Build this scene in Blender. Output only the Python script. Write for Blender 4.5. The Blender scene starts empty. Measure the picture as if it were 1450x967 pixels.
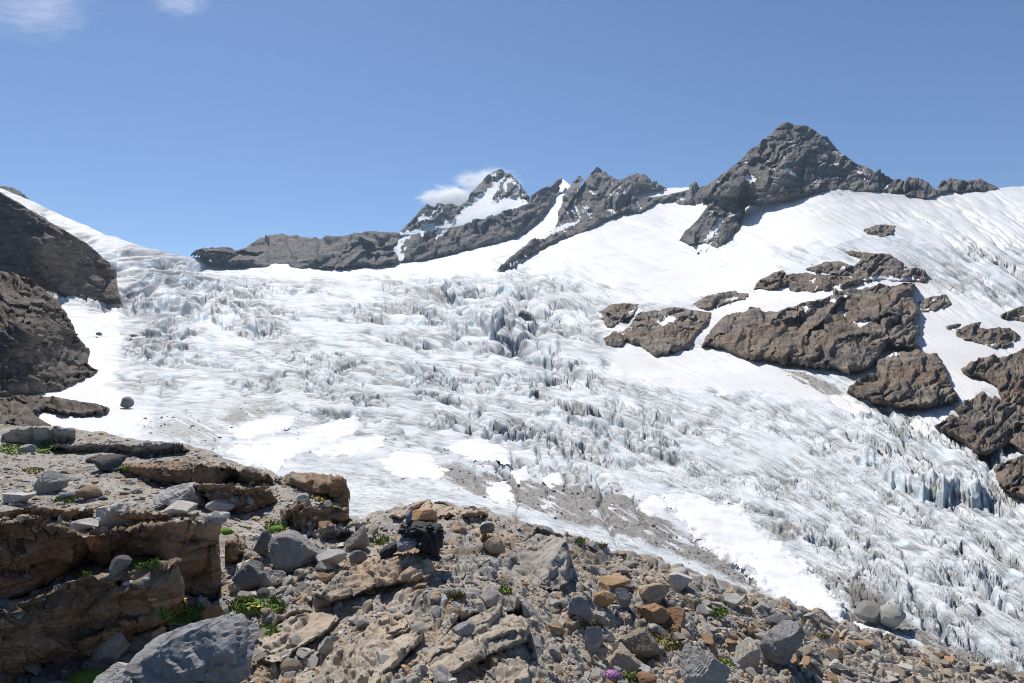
import bpy, math, random
import numpy as np
from mathutils import Vector, Matrix
from mathutils.bvhtree import BVHTree

# ------------------------------------------------------------------ camera, sky, sun, exposure
SC = bpy.context.scene
COL = SC.collection
F = 886.0; CX = 725.0; HY = 483.5            # lens in photo pixels, level camera at the origin
cam_d = bpy.data.cameras.new("camera"); cam_d.sensor_width = 36.0; cam_d.lens = 36.0 * F / 1450.0
cam_d.clip_start = 0.05; cam_d.clip_end = 60000.0
cam = bpy.data.objects.new("camera", cam_d); COL.objects.link(cam)
cam.location = (0, 0, 0); cam.rotation_euler = (math.radians(90), 0, 0)
SC.camera = cam
SUN_AZ, SUN_EL = -26.0, 55.0                  # degrees left of the view direction, above the horizon
sd = Vector((math.sin(math.radians(SUN_AZ)) * math.cos(math.radians(SUN_EL)),
             math.cos(math.radians(SUN_AZ)) * math.cos(math.radians(SUN_EL)), math.sin(math.radians(SUN_EL))))
SUN = np.array(sd)
sun_d = bpy.data.lights.new("sun", 'SUN'); sun_d.energy = 4.9; sun_d.angle = math.radians(0.5); sun_d.color = (1.0, 0.95, 0.875)
sun = bpy.data.objects.new("sun", sun_d); COL.objects.link(sun); sun.rotation_euler = sd.to_track_quat('Z', 'Y').to_euler()
W = bpy.data.worlds.new("World"); SC.world = W; W.use_nodes = True
nt = W.node_tree; nt.nodes.clear()
sky = nt.nodes.new('ShaderNodeTexSky'); sky.sky_type = 'NISHITA'; sky.sun_disc = False
sky.sun_elevation = math.radians(SUN_EL); sky.sun_rotation = math.radians(SUN_AZ)
sky.altitude = 1800; sky.air_density = 1.0; sky.dust_density = 0.8; sky.ozone_density = 7.0
bg = nt.nodes.new('ShaderNodeBackground'); bg.inputs[1].default_value = 0.1
wo = nt.nodes.new('ShaderNodeOutputWorld')
nt.links.new(sky.outputs[0], bg.inputs[0]); nt.links.new(bg.outputs[0], wo.inputs[0])
SC.view_settings.view_transform = 'Standard'; SC.view_settings.look = 'None'
SC.view_settings.exposure = 0.17; SC.view_settings.gamma = 1.0
SC.cycles.use_denoising = True; SC.cycles.denoising_prefilter = 'NONE'; SC.cycles.filter_width = 1.1
SC.cycles.max_bounces = 9; SC.cycles.diffuse_bounces = 3; SC.cycles.transparent_max_bounces = 16
SC.cycles.volume_bounces = 8; SC.cycles.volume_max_steps = 256

# ------------------------------------------------------------------ noise (numpy)
def _hash(ix, iy, iz, seed):
    h = (ix.astype(np.uint32) * np.uint32(374761393) + iy.astype(np.uint32) * np.uint32(668265263)
         + np.uint32((seed * 974711 + 12345) & 0xffffffff))
    if iz is not None: h = h + iz.astype(np.uint32) * np.uint32(2147483647)
    h = (h ^ (h >> np.uint32(13))) * np.uint32(1274126177)
    h = (h ^ (h >> np.uint32(16))) * np.uint32(2246822519)
    return h ^ (h >> np.uint32(15))
_A = np.arange(256) * (2 * np.pi / 256)
_GX = np.cos(_A).astype(np.float32); _GY = np.sin(_A).astype(np.float32)
_rs = np.random.RandomState(3); _G3 = _rs.normal(size=(256, 3)); _G3 = (_G3 / np.linalg.norm(_G3, axis=1)[:, None]).astype(np.float32)
def fade(t): return t * t * t * (t * (t * 6 - 15) + 10)
def noise2(x, y, seed=0):
    x = np.asarray(x, np.float64); y = np.asarray(y, np.float64)
    xi = np.floor(x); yi = np.floor(y); fx = (x - xi).astype(np.float32); fy = (y - yi).astype(np.float32)
    xi = xi.astype(np.int64); yi = yi.astype(np.int64)
    u = fade(fx); v = fade(fy)
    def g(a, b):
        k = _hash(xi + a, yi + b, None, seed) & np.uint32(255)
        return _GX[k] * (fx - a) + _GY[k] * (fy - b)
    n0 = g(0, 0); n0 += u * (g(1, 0) - n0); n1 = g(0, 1); n1 += u * (g(1, 1) - n1)
    return (n0 + v * (n1 - n0)) * 1.5
def noise3(P, seed=0):
    x, y, z = P[..., 0], P[..., 1], P[..., 2]
    xi = np.floor(x); yi = np.floor(y); zi = np.floor(z)
    fx = (x - xi).astype(np.float32); fy = (y - yi).astype(np.float32); fz = (z - zi).astype(np.float32)
    xi = xi.astype(np.int64); yi = yi.astype(np.int64); zi = zi.astype(np.int64)
    u, v, w = fade(fx), fade(fy), fade(fz)
    def g(a, b, c):
        k = _hash(xi + a, yi + b, zi + c, seed) & np.uint32(255)
        q = _G3[k]; return q[..., 0] * (fx - a) + q[..., 1] * (fy - b) + q[..., 2] * (fz - c)
    def lp(b, c):
        n = g(0, b, c); return n + u * (g(1, b, c) - n)
    a = lp(0, 0); a = a + v * (lp(1, 0) - a); b = lp(0, 1); b = b + v * (lp(1, 1) - b)
    return (a + w * (b - a)) * 1.5
def fbm3(P, oct=4, seed=0, gain=0.5):
    s = 0; a = 1.0
    for k in range(oct): s = s + a * noise3(P * (2.03 ** k), seed + k); a *= gain
    return s
def ridge3(P, oct=4, seed=0, gain=0.5):
    s = 0; a = 1.0
    for k in range(oct): s = s + a * (1 - 2 * np.abs(noise3(P * (2.07 ** k), seed + k))); a *= gain
    return s
def fbm2(x, y, oct=4, seed=0, gain=0.5):
    s = 0; a = 1.0
    for k in range(oct): s = s + a * noise2(x * 2.03 ** k, y * 2.03 ** k, seed + k); a *= gain
    return s
def sstep(a, b, x):
    t = np.clip((x - a) / (b - a), 0, 1); return t * t * (3 - 2 * t)
def hash01(i, seed): return (_hash(i.astype(np.int64), i.astype(np.int64) * 0 + 7, None, seed) & np.uint32(65535)).astype(np.float64) / 65535.0
def voronoi(x, y, seed=0):
    """nearest and second distance, cell id, offset to the cell's point"""
    xi = np.floor(x).astype(np.int64); yi = np.floor(y).astype(np.int64)
    d1 = np.full(x.shape, 9.0); d2 = d1.copy(); cid = np.zeros(x.shape, np.int64); ox = np.zeros(x.shape); oy = ox.copy()
    for a in (-1, 0, 1):
        for b in (-1, 0, 1):
            h = _hash(xi + a, yi + b, None, seed)
            px = xi + a + 0.1 + 0.8 * (h & np.uint32(1023)) / 1023.0; py = yi + b + 0.1 + 0.8 * ((h >> np.uint32(10)) & np.uint32(1023)) / 1023.0
            dx = x - px; dy = y - py; d = np.hypot(dx, dy)
            m = d < d1; d2 = np.where(m, d1, np.minimum(d2, d)); d1 = np.where(m, d, d1)
            cid = np.where(m, h.astype(np.int64), cid); ox = np.where(m, dx, ox); oy = np.where(m, dy, oy)
    return d1, d2, cid, ox, oy

# ------------------------------------------------------------------ surfaces from sighted points
def rbf(pts, kern='tps', smooth=0.0, logv=True):
    p = np.array(pts, float); X = p[:, :2] / 400.0; v = np.log(p[:, 2]) if logv else p[:, 2]; n = len(p)
    def K(r): return r * r * np.log(r + 1e-9) if kern == 'tps' else r
    A = np.zeros((n + 3, n + 3)); A[:n, :n] = K(np.linalg.norm(X[:, None] - X[None], axis=2))
    A[:n, :n] += np.eye(n) * smooth * (1 if kern == 'tps' else -1)
    A[:n, n] = 1; A[:n, n + 1:] = X; A[n, :n] = 1; A[n + 1:, :n] = X.T
    c = np.linalg.solve(A, np.r_[v, 0, 0, 0])
    def f(px, py):
        a = np.asarray(px, float) / 400.0; b = np.asarray(py, float) / 400.0
        s = c[n] + c[n + 1] * a + c[n + 2] * b
        for i in range(n): s = s + c[i] * K(np.hypot(a - X[i, 0], b - X[i, 1]))
        return np.exp(s) if logv else s
    return f
def world(px, py, D): return np.stack([(px - CX) / F * D, D + 0 * px, (HY - py) / F * D], -1)
def sdist(poly, px, py):
    """signed pixel distance to a closed polygon, positive inside"""
    p = np.array(poly, float); q = np.roll(p, -1, 0); best = np.full(np.shape(px), 1e9); ins = np.zeros(np.shape(px), bool)
    for (x0, y0), (x1, y1) in zip(p, q):
        dx, dy = x1 - x0, y1 - y0; L = dx * dx + dy * dy + 1e-9
        t = np.clip(((px - x0) * dx + (py - y0) * dy) / L, 0, 1)
        best = np.minimum(best, np.hypot(px - x0 - t * dx, py - y0 - t * dy))
        c = ((y0 > py) != (y1 > py)) & (px < (x1 - x0) * (py - y0) / (y1 - y0 + 1e-12) + x0); ins ^= c
    return np.where(ins, best, -best)
def pdist(line, px, py):
    best = np.full(np.shape(px), 1e9)
    for (x0, y0), (x1, y1) in zip(line[:-1], line[1:]):
        dx, dy = x1 - x0, y1 - y0; L = dx * dx + dy * dy + 1e-9
        t = np.clip(((px - x0) * dx + (py - y0) * dy) / L, 0, 1)
        best = np.minimum(best, np.hypot(px - x0 - t * dx, py - y0 - t * dy))
    return best
def pl(line, x):
    a = np.array(line, float); return np.interp(x, a[:, 0], a[:, 1])
def grid_normals(P):
    du = np.gradient(P, axis=1); dv = np.gradient(P, axis=0)
    n = np.cross(du, dv); n /= np.linalg.norm(n, axis=2)[..., None] + 1e-12
    s = np.sign(-(n * P).sum(2)); s[s == 0] = 1
    return n * s[..., None]                       # towards the viewer's side
def tag(o, label=None, cat=None, group=None, kind=None):
    if label: o["label"] = label
    if cat: o["category"] = cat
    if group: o["group"] = group
    if kind: o["kind"] = kind
    return o
def link(name, me, mat=None, parent=None):
    o = bpy.data.objects.new(name, me); COL.objects.link(o)
    if mat and not me.materials: me.materials.append(mat)
    if parent: o.parent = parent
    return o
def build_mesh(name, V, Q, mat, attr=None, smooth=True):
    """V (n,3), Q (m,k) -> mesh; attr (n,4) goes into the colour attribute 'mask'"""
    me = bpy.data.meshes.new(name); Q = np.asarray(Q, np.int32); k = Q.shape[1]
    me.vertices.add(len(V)); me.vertices.foreach_set('co', np.ascontiguousarray(V, np.float32).ravel())
    me.loops.add(Q.size); me.loops.foreach_set('vertex_index', Q.ravel())
    me.polygons.add(len(Q)); me.polygons.foreach_set('loop_start', np.arange(len(Q), dtype=np.int32) * k)
    me.polygons.foreach_set('loop_total', np.full(len(Q), k, np.int32))
    me.polygons.foreach_set('use_smooth', np.full(len(Q), smooth, bool))
    me.update(calc_edges=True)
    if attr is not None:
        ca = me.color_attributes.new('mask', 'FLOAT_COLOR', 'POINT')
        a = np.ones((len(V), 4), np.float32); a[:, :attr.shape[1]] = attr; ca.data.foreach_set('color', a.ravel())
    if mat: me.materials.append(mat)
    return me
def grid_mesh(name, P, mat, keep=None, attr=None, flip=False):
    nr, nc = P.shape[:2]; I = np.arange(nr * nc).reshape(nr, nc)
    Q = np.stack([I[:-1, :-1], I[1:, :-1], I[1:, 1:], I[:-1, 1:]], -1)
    if keep is not None:
        kq = keep[:-1, :-1] & keep[1:, :-1] & keep[1:, 1:] & keep[:-1, 1:]; Q = Q[kq]
    Q = Q.reshape(-1, 4); used = np.zeros(nr * nc, bool); used[Q] = True
    mp = np.cumsum(used) - 1; V = P.reshape(-1, 3)[used]; Q = mp[Q]
    a = attr.reshape(nr * nc, -1)[used] if attr is not None else None
    return build_mesh(name, V, Q, mat, a)

# ------------------------------------------------------------------ materials
class NB:
    def __init__(s, name):
        s.m = bpy.data.materials.new(name); s.m.use_nodes = True; s.t = s.m.node_tree; s.t.nodes.clear()
        s.out = s.n('ShaderNodeOutputMaterial'); s.b = s.n('ShaderNodeBsdfPrincipled')
        s.l(s.b.outputs[0], s.out.inputs[0]); s.tc = s.n('ShaderNodeTexCoord')
    def n(s, t, **k):
        x = s.t.nodes.new(t)
        for a, b in k.items(): setattr(x, a, b)
        return x
    def l(s, a, b): s.t.links.new(a, b)
    def setv(s, sock, v):
        if hasattr(v, 'links') or isinstance(v, bpy.types.NodeSocket): s.l(v, sock)
        else: sock.default_value = v if not isinstance(v, tuple) else ((*v, 1.0) if len(v) == 3 and sock.type == 'RGBA' else v)
    def noise(s, scale, detail=4, rough=0.6, vec=None, dist=0.0, stretch=None, rot=(0, 0, 0)):
        x = s.n('ShaderNodeTexNoise'); x.inputs['Scale'].default_value = scale; x.inputs['Detail'].default_value = detail
        x.inputs['Roughness'].default_value = rough; x.inputs['Distortion'].default_value = dist
        v = vec or s.tc.outputs['Object']
        if stretch:
            mp = s.n('ShaderNodeMapping'); mp.inputs['Scale'].default_value = stretch; mp.inputs['Rotation'].default_value = rot
            s.l(v, mp.inputs[0]); v = mp.outputs[0]
        s.l(v, x.inputs['Vector']); return x.outputs['Fac']
    def ramp(s, fac, *st):
        x = s.n('ShaderNodeValToRGB'); s.l(fac, x.inputs[0]); e = x.color_ramp.elements
        while len(e) < len(st): e.new(0.5)
        for i, (p, c) in enumerate(st):
            e[i].position = p; e[i].color = (c, c, c, 1) if not isinstance(c, tuple) else (*c, 1)
        return x.outputs[0]
    def mix(s, fac, a, b, mode='MIX'):
        x = s.n('ShaderNodeMix', data_type='RGBA', blend_type=mode)
        s.setv(x.inputs[0], fac); s.setv(x.inputs[6], a); s.setv(x.inputs[7], b); return x.outputs[2]
    def math(s, op, a, b=0.0, clamp=False):
        x = s.n('ShaderNodeMath', operation=op); x.use_clamp = clamp; s.setv(x.inputs[0], a); s.setv(x.inputs[1], b); return x.outputs[0]
    def attr(s):
        a = s.n('ShaderNodeAttribute'); a.attribute_name = 'mask'; c = s.n('ShaderNodeSeparateColor'); s.l(a.outputs['Color'], c.inputs[0]); return c.outputs, a.outputs['Alpha']
    def bump(s, h, strength=0.5, dist=0.1, prev=None):
        x = s.n('ShaderNodeBump'); x.inputs['Strength'].default_value = strength; x.inputs['Distance'].default_value = dist
        s.l(h, x.inputs['Height'])
        if prev: s.l(prev, x.inputs['Normal'])
        return x.outputs[0]
    def fin(s, col, rough=0.9, normal=None, spec=0.3):
        s.setv(s.b.inputs['Base Color'], col); s.setv(s.b.inputs['Roughness'], rough); s.b.inputs['Specular IOR Level'].default_value = spec
        if normal: s.l(normal, s.b.inputs['Normal'])
        return s.m

def glacier_material():
    s = NB('glacier_ice'); (sn, dirt_shade, blue), deb = s.attr()
    n1 = s.noise(0.012, 8, 0.65); n2 = s.noise(0.09, 8, 0.7, stretch=(0.35, 1, 1)); n3 = s.noise(0.7, 6, 0.7); n4 = s.noise(4.0, 4, 0.7)
    ice = s.mix(s.ramp(n2, (0.3, 0.0), (0.7, 1.0)), (0.56, 0.585, 0.605), (0.78, 0.79, 0.795))
    ice = s.mix(s.math('MULTIPLY', s.ramp(n1, (0.42, 0.0), (0.62, 1.0)), 0.5), ice, (0.62, 0.64, 0.655))
    ice = s.mix(s.math('MULTIPLY', blue, 0.7, True), ice, (0.50, 0.65, 0.71))
    d2 = s.math('MULTIPLY', dirt_shade, s.ramp(n3, (0.25, 0.35), (0.6, 1.0)), True)
    ice = s.mix(d2, ice, (0.13, 0.128, 0.125))  # dark tone of the dirty lines and of the shade painted into crevasses
    snow = s.mix(s.ramp(n1, (0.35, 0.0), (0.75, 1.0)), (0.735, 0.74, 0.745), (0.62, 0.605, 0.58))
    sm = s.math('ADD', sn, s.math('MULTIPLY', s.math('SUBTRACT', n2, 0.5), 0.5))
    col = s.mix(s.ramp(sm, (0.4, 0.0), (0.6, 1.0)), ice, snow)
    n5 = s.noise(1.7, 6, 0.8); dm = s.math('ADD', deb, s.math('ADD', s.math('MULTIPLY', s.math('SUBTRACT', n3, 0.5), 1.0), s.math('MULTIPLY', s.math('SUBTRACT', n5, 0.5), 1.0)))
    debc = s.mix(s.ramp(s.math('ADD', s.math('MULTIPLY', n4, 0.5), s.math('MULTIPLY', n5, 0.5)), (0.4, 0.0), (0.6, 1.0)), (0.08, 0.07, 0.06), (0.33, 0.30, 0.265))
    col = s.mix(s.math('MULTIPLY', s.ramp(dm, (0.35, 0.0), (0.75, 1.0)), 0.85), col, debc)
    b = s.bump(n3, 0.6, 0.7); b = s.bump(n5, 0.6, 0.3, b); b = s.bump(n4, 0.5, 0.1, b)
    return s.fin(col, 0.65, b, 0.25)
def snow_material():
    s = NB('old_snow'); n1 = s.noise(0.15, 8, 0.7); n2 = s.noise(2.2, 5, 0.6)
    col = s.mix(s.ramp(n1, (0.4, 0.0), (0.75, 1.0)), (0.72, 0.725, 0.73), (0.57, 0.56, 0.535))
    b = s.bump(n2, 0.5, 0.12)
    return s.fin(col, 0.7, b, 0.2)
def rock_material(name, dark, mid, light, rust, scale, snowy=False, rustamt=0.5, bumpd=1.0, dip=(0.2, 0.6, 0.3)):
    s = NB(name); m, al = s.attr()
    lay = s.noise(scale * 1.2, 7, 0.72, stretch=(0.5, 0.5, 3.0), rot=dip, dist=0.3)
    big = s.noise(scale * 0.25, 6, 0.6); mid_n = s.noise(scale * 2.5, 7, 0.75); fine = s.noise(scale * 12, 5, 0.7)
    col = s.mix(s.ramp(mid_n, (0.3, 0.0), (0.7, 1.0)), dark, mid)
    col = s.mix(s.ramp(lay, (0.42, 0.0), (0.68, 1.0)), col, light)
    rf = s.math('MULTIPLY', s.ramp(s.math('ADD', s.math('MULTIPLY', big, 0.6), s.math('MULTIPLY', lay, 0.4)), (0.44, 0.0), (0.58, 1.0)), rustamt)
    col = s.mix(rf, col, rust)
    col = s.mix(s.math('MULTIPLY', s.ramp(fine, (0.35, 1.0), (0.5, 0.0)), 0.45), col, s.mix(0.5, dark, (0.02, 0.02, 0.02)))
    if snowy:
        sm = s.math('ADD', m[0], s.math('MULTIPLY', s.math('SUBTRACT', mid_n, 0.5), 0.7))
        col = s.mix(s.ramp(sm, (0.46, 0.0), (0.54, 1.0)), col, (0.85, 0.86, 0.875))
        col = s.mix(s.math('MULTIPLY', m[1], 0.8), col, (0.60, 0.72, 0.77))
    b = s.bump(mid_n, 0.7, 0.25 * bumpd / scale); b = s.bump(lay, 0.6, 0.2 * bumpd / scale, b); b = s.bump(fine, 0.5, 0.05 * bumpd / scale, b)
    return s.fin(col, 0.9, b, 0.25)
def stone_material():
    """loose stones: the shade comes from the colour attribute (stuff) or the object (single stones)"""
    s = NB('loose_stone'); m, al = s.attr()
    a = s.n('ShaderNodeAttribute'); a.attribute_name = 'mask'
    n1 = s.noise(9, 7, 0.75); n2 = s.noise(45, 5, 0.7); n3 = s.noise(14, 5, 0.7, stretch=(0.4, 0.4, 4.0), rot=(0.4, 0.3, 0))
    col = s.mix(s.ramp(n1, (0.32, 0.0), (0.7, 1.0)), s.mix(1.0, a.outputs['Color'], (0.74, 0.74, 0.745), 'MULTIPLY'), s.mix(1.0, a.outputs['Color'], (1.2, 1.19, 1.17), 'MULTIPLY'))
    col = s.mix(s.math('MULTIPLY', s.ramp(n3, (0.5, 0.0), (0.62, 1.0)), 0.3), col, (0.30, 0.20, 0.12))
    col = s.mix(s.math('MULTIPLY', s.ramp(n2, (0.3, 1.0), (0.45, 0.0)), 0.5), col, (0.05, 0.05, 0.05))
    b = s.bump(n1, 0.5, 0.03); b = s.bump(n3, 0.4, 0.02, b); b = s.bump(n2, 0.4, 0.006, b)
    return s.fin(col, 0.9, b, 0.25)
def ground_material():
    s = NB('rubble_ground'); m, al = s.attr()       # R gravel, G per-stone shade, B soil
    n1 = s.noise(2.0, 7, 0.7); n2 = s.noise(12, 6, 0.75); n3 = s.noise(60, 5, 0.7); lay = s.noise(4.0, 7, 0.72, stretch=(0.5, 0.5, 4.0), rot=(0.3, 0.5, 0.2))
    bed = s.mix(s.ramp(n2, (0.3, 0.0), (0.7, 1.0)), (0.24, 0.215, 0.185), (0.45, 0.40, 0.335))
    bed = s.mix(s.math('MULTIPLY', s.ramp(lay, (0.45, 0.0), (0.62, 1.0)), 0.7), bed, (0.42, 0.345, 0.25))
    bed = s.mix(s.math('MULTIPLY', s.ramp(n1, (0.5, 0.0), (0.62, 1.0)), 0.5), bed, (0.42, 0.28, 0.165))
    gr = s.ramp(m[1], (0.0, (0.22, 0.215, 0.21)), (0.25, (0.38, 0.37, 0.35)), (0.5, (0.30, 0.27, 0.23)), (0.66, (0.44, 0.42, 0.385)), (0.84, (0.36, 0.29, 0.21)), (0.95, (0.33, 0.21, 0.12)), (1.0, (0.48, 0.47, 0.44)))
    gr = s.mix(s.ramp(n3, (0.3, 0.0), (0.7, 1.0)), s.mix(1.0, gr, (0.7, 0.7, 0.7), 'MULTIPLY'), gr)
    col = s.mix(m[0], bed, gr)
    col = s.mix(m[2], col, s.mix(s.ramp(n3, (0.35, 0.0), (0.65, 1.0)), (0.10, 0.075, 0.05), (0.22, 0.17, 0.115)))
    b = s.bump(n2, 0.5, 0.03); b = s.bump(n3, 0.5, 0.008, b)
    return s.fin(col, 0.92, b, 0.2)
def plain(name, col, rough=0.8, col2=None, scale=40, spec=0.3, bump=0.0):
    s = NB(name); n = s.noise(scale, 5, 0.7); c = s.mix(s.ramp(n, (0.3, 0.0), (0.7, 1.0)), col, col2 or tuple(min(1, v * 1.3) for v in col))
    return s.fin(c, rough, s.bump(n, 0.5, bump) if bump else None, spec)

M_GLAC = glacier_material(); M_SNOW = snow_material()
M_FAR = rock_material('far_rock', (0.045, 0.045, 0.047), (0.135, 0.13, 0.127), (0.31, 0.295, 0.275), (0.20, 0.165, 0.13), 0.02, True, 0.35, 0.8, (0.5, 0.7, 0.3))
M_MID = rock_material('outcrop_rock', (0.055, 0.047, 0.04), (0.18, 0.155, 0.13), (0.40, 0.355, 0.30), (0.24, 0.15, 0.09), 0.06, True, 0.6, 0.8, (0.3, 0.8, 0.4))
M_CLIFF = rock_material('cliff_rock', (0.045, 0.037, 0.031), (0.135, 0.112, 0.092), (0.28, 0.25, 0.215), (0.17, 0.11, 0.07), 0.06, True, 0.5, 0.8, (0.2, -0.5, 0.2))
M_LEDGE = rock_material('brown_ledge_rock', (0.06, 0.045, 0.033), (0.20, 0.145, 0.10), (0.38, 0.32, 0.255), (0.32, 0.18, 0.09), 1.5, False, 0.7, 0.12, (0.1, -0.25, 0.2))
M_GLEDGE = rock_material('grey_ledge_rock', (0.15, 0.147, 0.142), (0.28, 0.27, 0.255), (0.40, 0.39, 0.37), (0.28, 0.205, 0.14), 1.3, False, 0.4, 0.12, (0.1, -0.15, 0.2))
M_SLAB = rock_material('tan_slab_rock', (0.24, 0.205, 0.165), (0.41, 0.35, 0.275), (0.47, 0.42, 0.345), (0.45, 0.295, 0.16), 1.3, False, 0.85, 0.12, (0.5, 0.5, 0.6))
M_STONE = stone_material(); M_GROUND = ground_material()

# ------------------------------------------------------------------ glacier: one sheet of ice and firn up to the skyline
GD = rbf([(-150,200,1000),(-150,420,520),(-150,540,250),(-150,610,160),
 (20,275,1000),(80,300,1050),(150,340,1000),(240,360,1300),(200,400,800),(150,440,620),(120,480,440),(100,560,250),(100,610,170),(0,610,160),(200,520,380),(200,600,190),(220,640,150),
 (300,375,1700),(450,372,1900),(560,365,2000),(400,420,1000),(400,470,650),(400,520,410),(400,560,300),(400,620,190),(400,670,140),(400,740,105),
 (600,370,1900),(600,400,1300),(600,450,800),(600,500,500),(600,550,335),(600,600,240),(600,660,155),(600,720,110),(600,780,85),
 (720,330,2300),(800,260,2900),(700,360,1800),(850,300,2200),(980,268,2300),(900,350,1500),(850,400,1100),(850,450,750),(850,500,490),(850,550,335),(850,600,237),(850,660,160),(850,720,115),(850,790,85),
 (1000,340,1350),(1000,400,950),(1000,500,480),(1000,560,310),(1000,620,215),(1000,700,135),(1000,780,95),(1000,840,76),
 (1150,280,1250),(1150,340,950),(1150,400,730),(1150,470,520),(1150,530,370),(1150,600,238),(1150,700,140),(1150,800,92),(1150,890,68),
 (1300,275,1250),(1300,330,900),(1300,400,640),(1300,470,460),(1300,560,290),(1300,620,212),(1300,700,142),(1300,800,92),(1300,930,62),
 (1450,262,1250),(1450,330,850),(1450,400,620),(1450,470,450),(1450,560,290),(1450,640,200),(1450,700,145),(1450,800,92),(1450,960,58),
 (1600,240,1200),(1600,400,600),(1600,560,290),(1600,700,145),(1600,1000,54)], 'tps', 0.0008)
GTOP = [(-160,186),(0,266),(30,278),(60,292),(100,310),(150,332),(200,347),(240,358),(270,363),(300,368),(560,364),(600,357),(700,335),(745,300),(780,266),(797,253),(815,268),(850,285),(900,267),(950,266),(985,265),(1000,280),(1150,262),(1280,276),(1320,270),(1350,268),(1415,266),(1450,263),(1610,250)]
GBOT = [(-160,640),(0,640),(110,645),(200,655),(330,690),(420,730),(500,765),(560,760),(640,760),(740,780),(830,800),(930,835),(1080,880),(1200,912),(1290,945),(1450,995),(1610,1040)]
# snow cover, debris, ice roughness: where they lie on the ice
SNOWS = [[(560,372),(700,340),(760,300),(800,245),(1000,258),(1060,290),(1300,268),(1620,235),(1620,348),(1450,350),(1400,345),(1330,352),(1290,338),(1230,335),(1180,345),(1090,352),(1110,385),(1060,412),(1000,420),(920,430),(880,425),(855,397),(800,387),(720,385),(640,392),(560,393),(430,388),(300,382),(300,364)],
 [(868,505),(900,482),(990,490),(1100,515),(1200,560),(1265,588),(1200,578),(1120,560),(1000,552),(930,545),(880,540),(862,525)],
 [(990,440),(1080,400),(1200,390),(1330,400),(1440,440),(1620,440),(1620,520),(1400,535),(1370,580),(1335,560),(1305,500),(1200,480),(1000,500)],
 [(85,425),(168,436),(172,470),(168,520),(150,545),(168,560),(218,582),(205,600),(188,618),(120,618),(-160,620),(-160,560),(60,560),(110,540),(100,480)],
 [(1285,592),(1345,580),(1335,612),(1300,612)]]
DEBRIS = [([(610,662),(640,655),(700,670),(760,678),(830,690),(870,688),(905,712),(950,747),(1000,775),(1078,826),(1072,836),(1000,802),(930,777),(870,752),(800,735),(730,718),(650,690)], 1.0, 8),
 ([(520,690),(560,675),(640,690),(620,700)], 0.5, 10), ([(1105,522),(1140,528),(1180,540),(1195,558),(1165,556),(1130,541)], 1.0, 3), ([(1222,568),(1260,577),(1300,584),(1290,593),(1262,584)], 1.0, 3),
 ([(1180,815),(1215,815),(1260,855),(1300,880),(1400,925),(1450,950),(1450,975),(1300,920),(1210,885)], 0.85, 12),
 ([(1090,745),(1130,748),(1140,765),(1105,770)], 0.8, 8),
 ([(300,590),(340,570),(380,572),(370,592),(330,606)], 0.75, 14), ([(190,600),(260,580),(330,600),(310,640),(240,630)], 0.6, 18), ([(290,650),(420,660),(520,640),(640,690),(760,740),(900,790),(900,820),(640,770),(480,770),(330,700)], 0.42, 22), ([(410,540),(520,560),(560,600),(460,600),(400,570)], 0.4, 20), ([(320,555),(390,560),(400,575),(330,575)], .5, 8),
 ([(1230,385),(1290,365),(1330,385),(1370,410),(1330,415),(1290,400)], 0.55, 10), ([(1085,345),(1130,340),(1150,372),(1100,378)], 0.3, 10), ([(1060,305),(1085,330),(1075,345)], 0.35, 6)]
# px, py, rx, ry, amplitude (px), wavelength (px)
ROUGH = [(230,400,90,60,16,46),(330,440,80,45,11,34),(230,445,60,30,10,30),(420,450,120,40,4,22),(560,420,90,35,8,30),(640,440,80,35,19,60),(740,435,80,40,22,75),(700,405,90,20,12,40),(800,410,80,25,6,26),(820,480,60,40,10,34),(740,500,70,20,12,60),
 (250,500,130,40,7,30),(300,540,90,25,8,26),(450,520,130,35,7,26),(550,560,140,40,10,30),(680,560,110,35,11,30),(800,590,110,36,16,34),(700,605,70,25,13,30),(600,600,60,25,9,28),(890,625,80,32,17,36),(740,650,50,25,12,30),(800,670,70,20,9,26),
 (420,620,110,35,1.8,30),(480,690,110,40,1.2,30),(600,700,90,40,1.2,30),(760,710,80,30,2.2,26),(900,760,90,30,2.5,26),(1000,800,80,30,1.5,26),(260,600,80,35,1.5,30),(130,560,70,90,0.8,40),
 (950,560,90,30,3,20),(1050,590,100,30,4,22),(1000,650,100,40,4.5,26),(1120,640,80,30,4.5,26),(1250,630,70,25,13,32),(1320,660,60,25,15,40),(1100,720,90,40,9,36),(1230,720,100,40,5,26),(1350,740,80,40,9,30),(1180,800,80,40,14,40),(1300,800,90,50,15,44),(1400,830,80,60,16,46),(1300,880,70,30,15,40),(1400,910,60,40,13,40),
 (1110,790,50,50,1.0,30),(900,500,60,40,2,30),(1050,530,90,20,1.2,30),(600,380,200,20,2.5,20),(400,385,120,20,3,22),(900,380,140,50,1.5,40),(900,300,150,50,2,36),(1150,320,120,50,1.5,30),(1300,320,90,30,4.5,26),(1380,345,90,30,6,26),(1420,390,70,40,6,28),(1300,400,80,50,2,30),(1400,480,80,60,1,30),(1130,360,70,25,2,24),(60,310,80,40,6,40),(150,345,60,25,7,40)]
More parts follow.
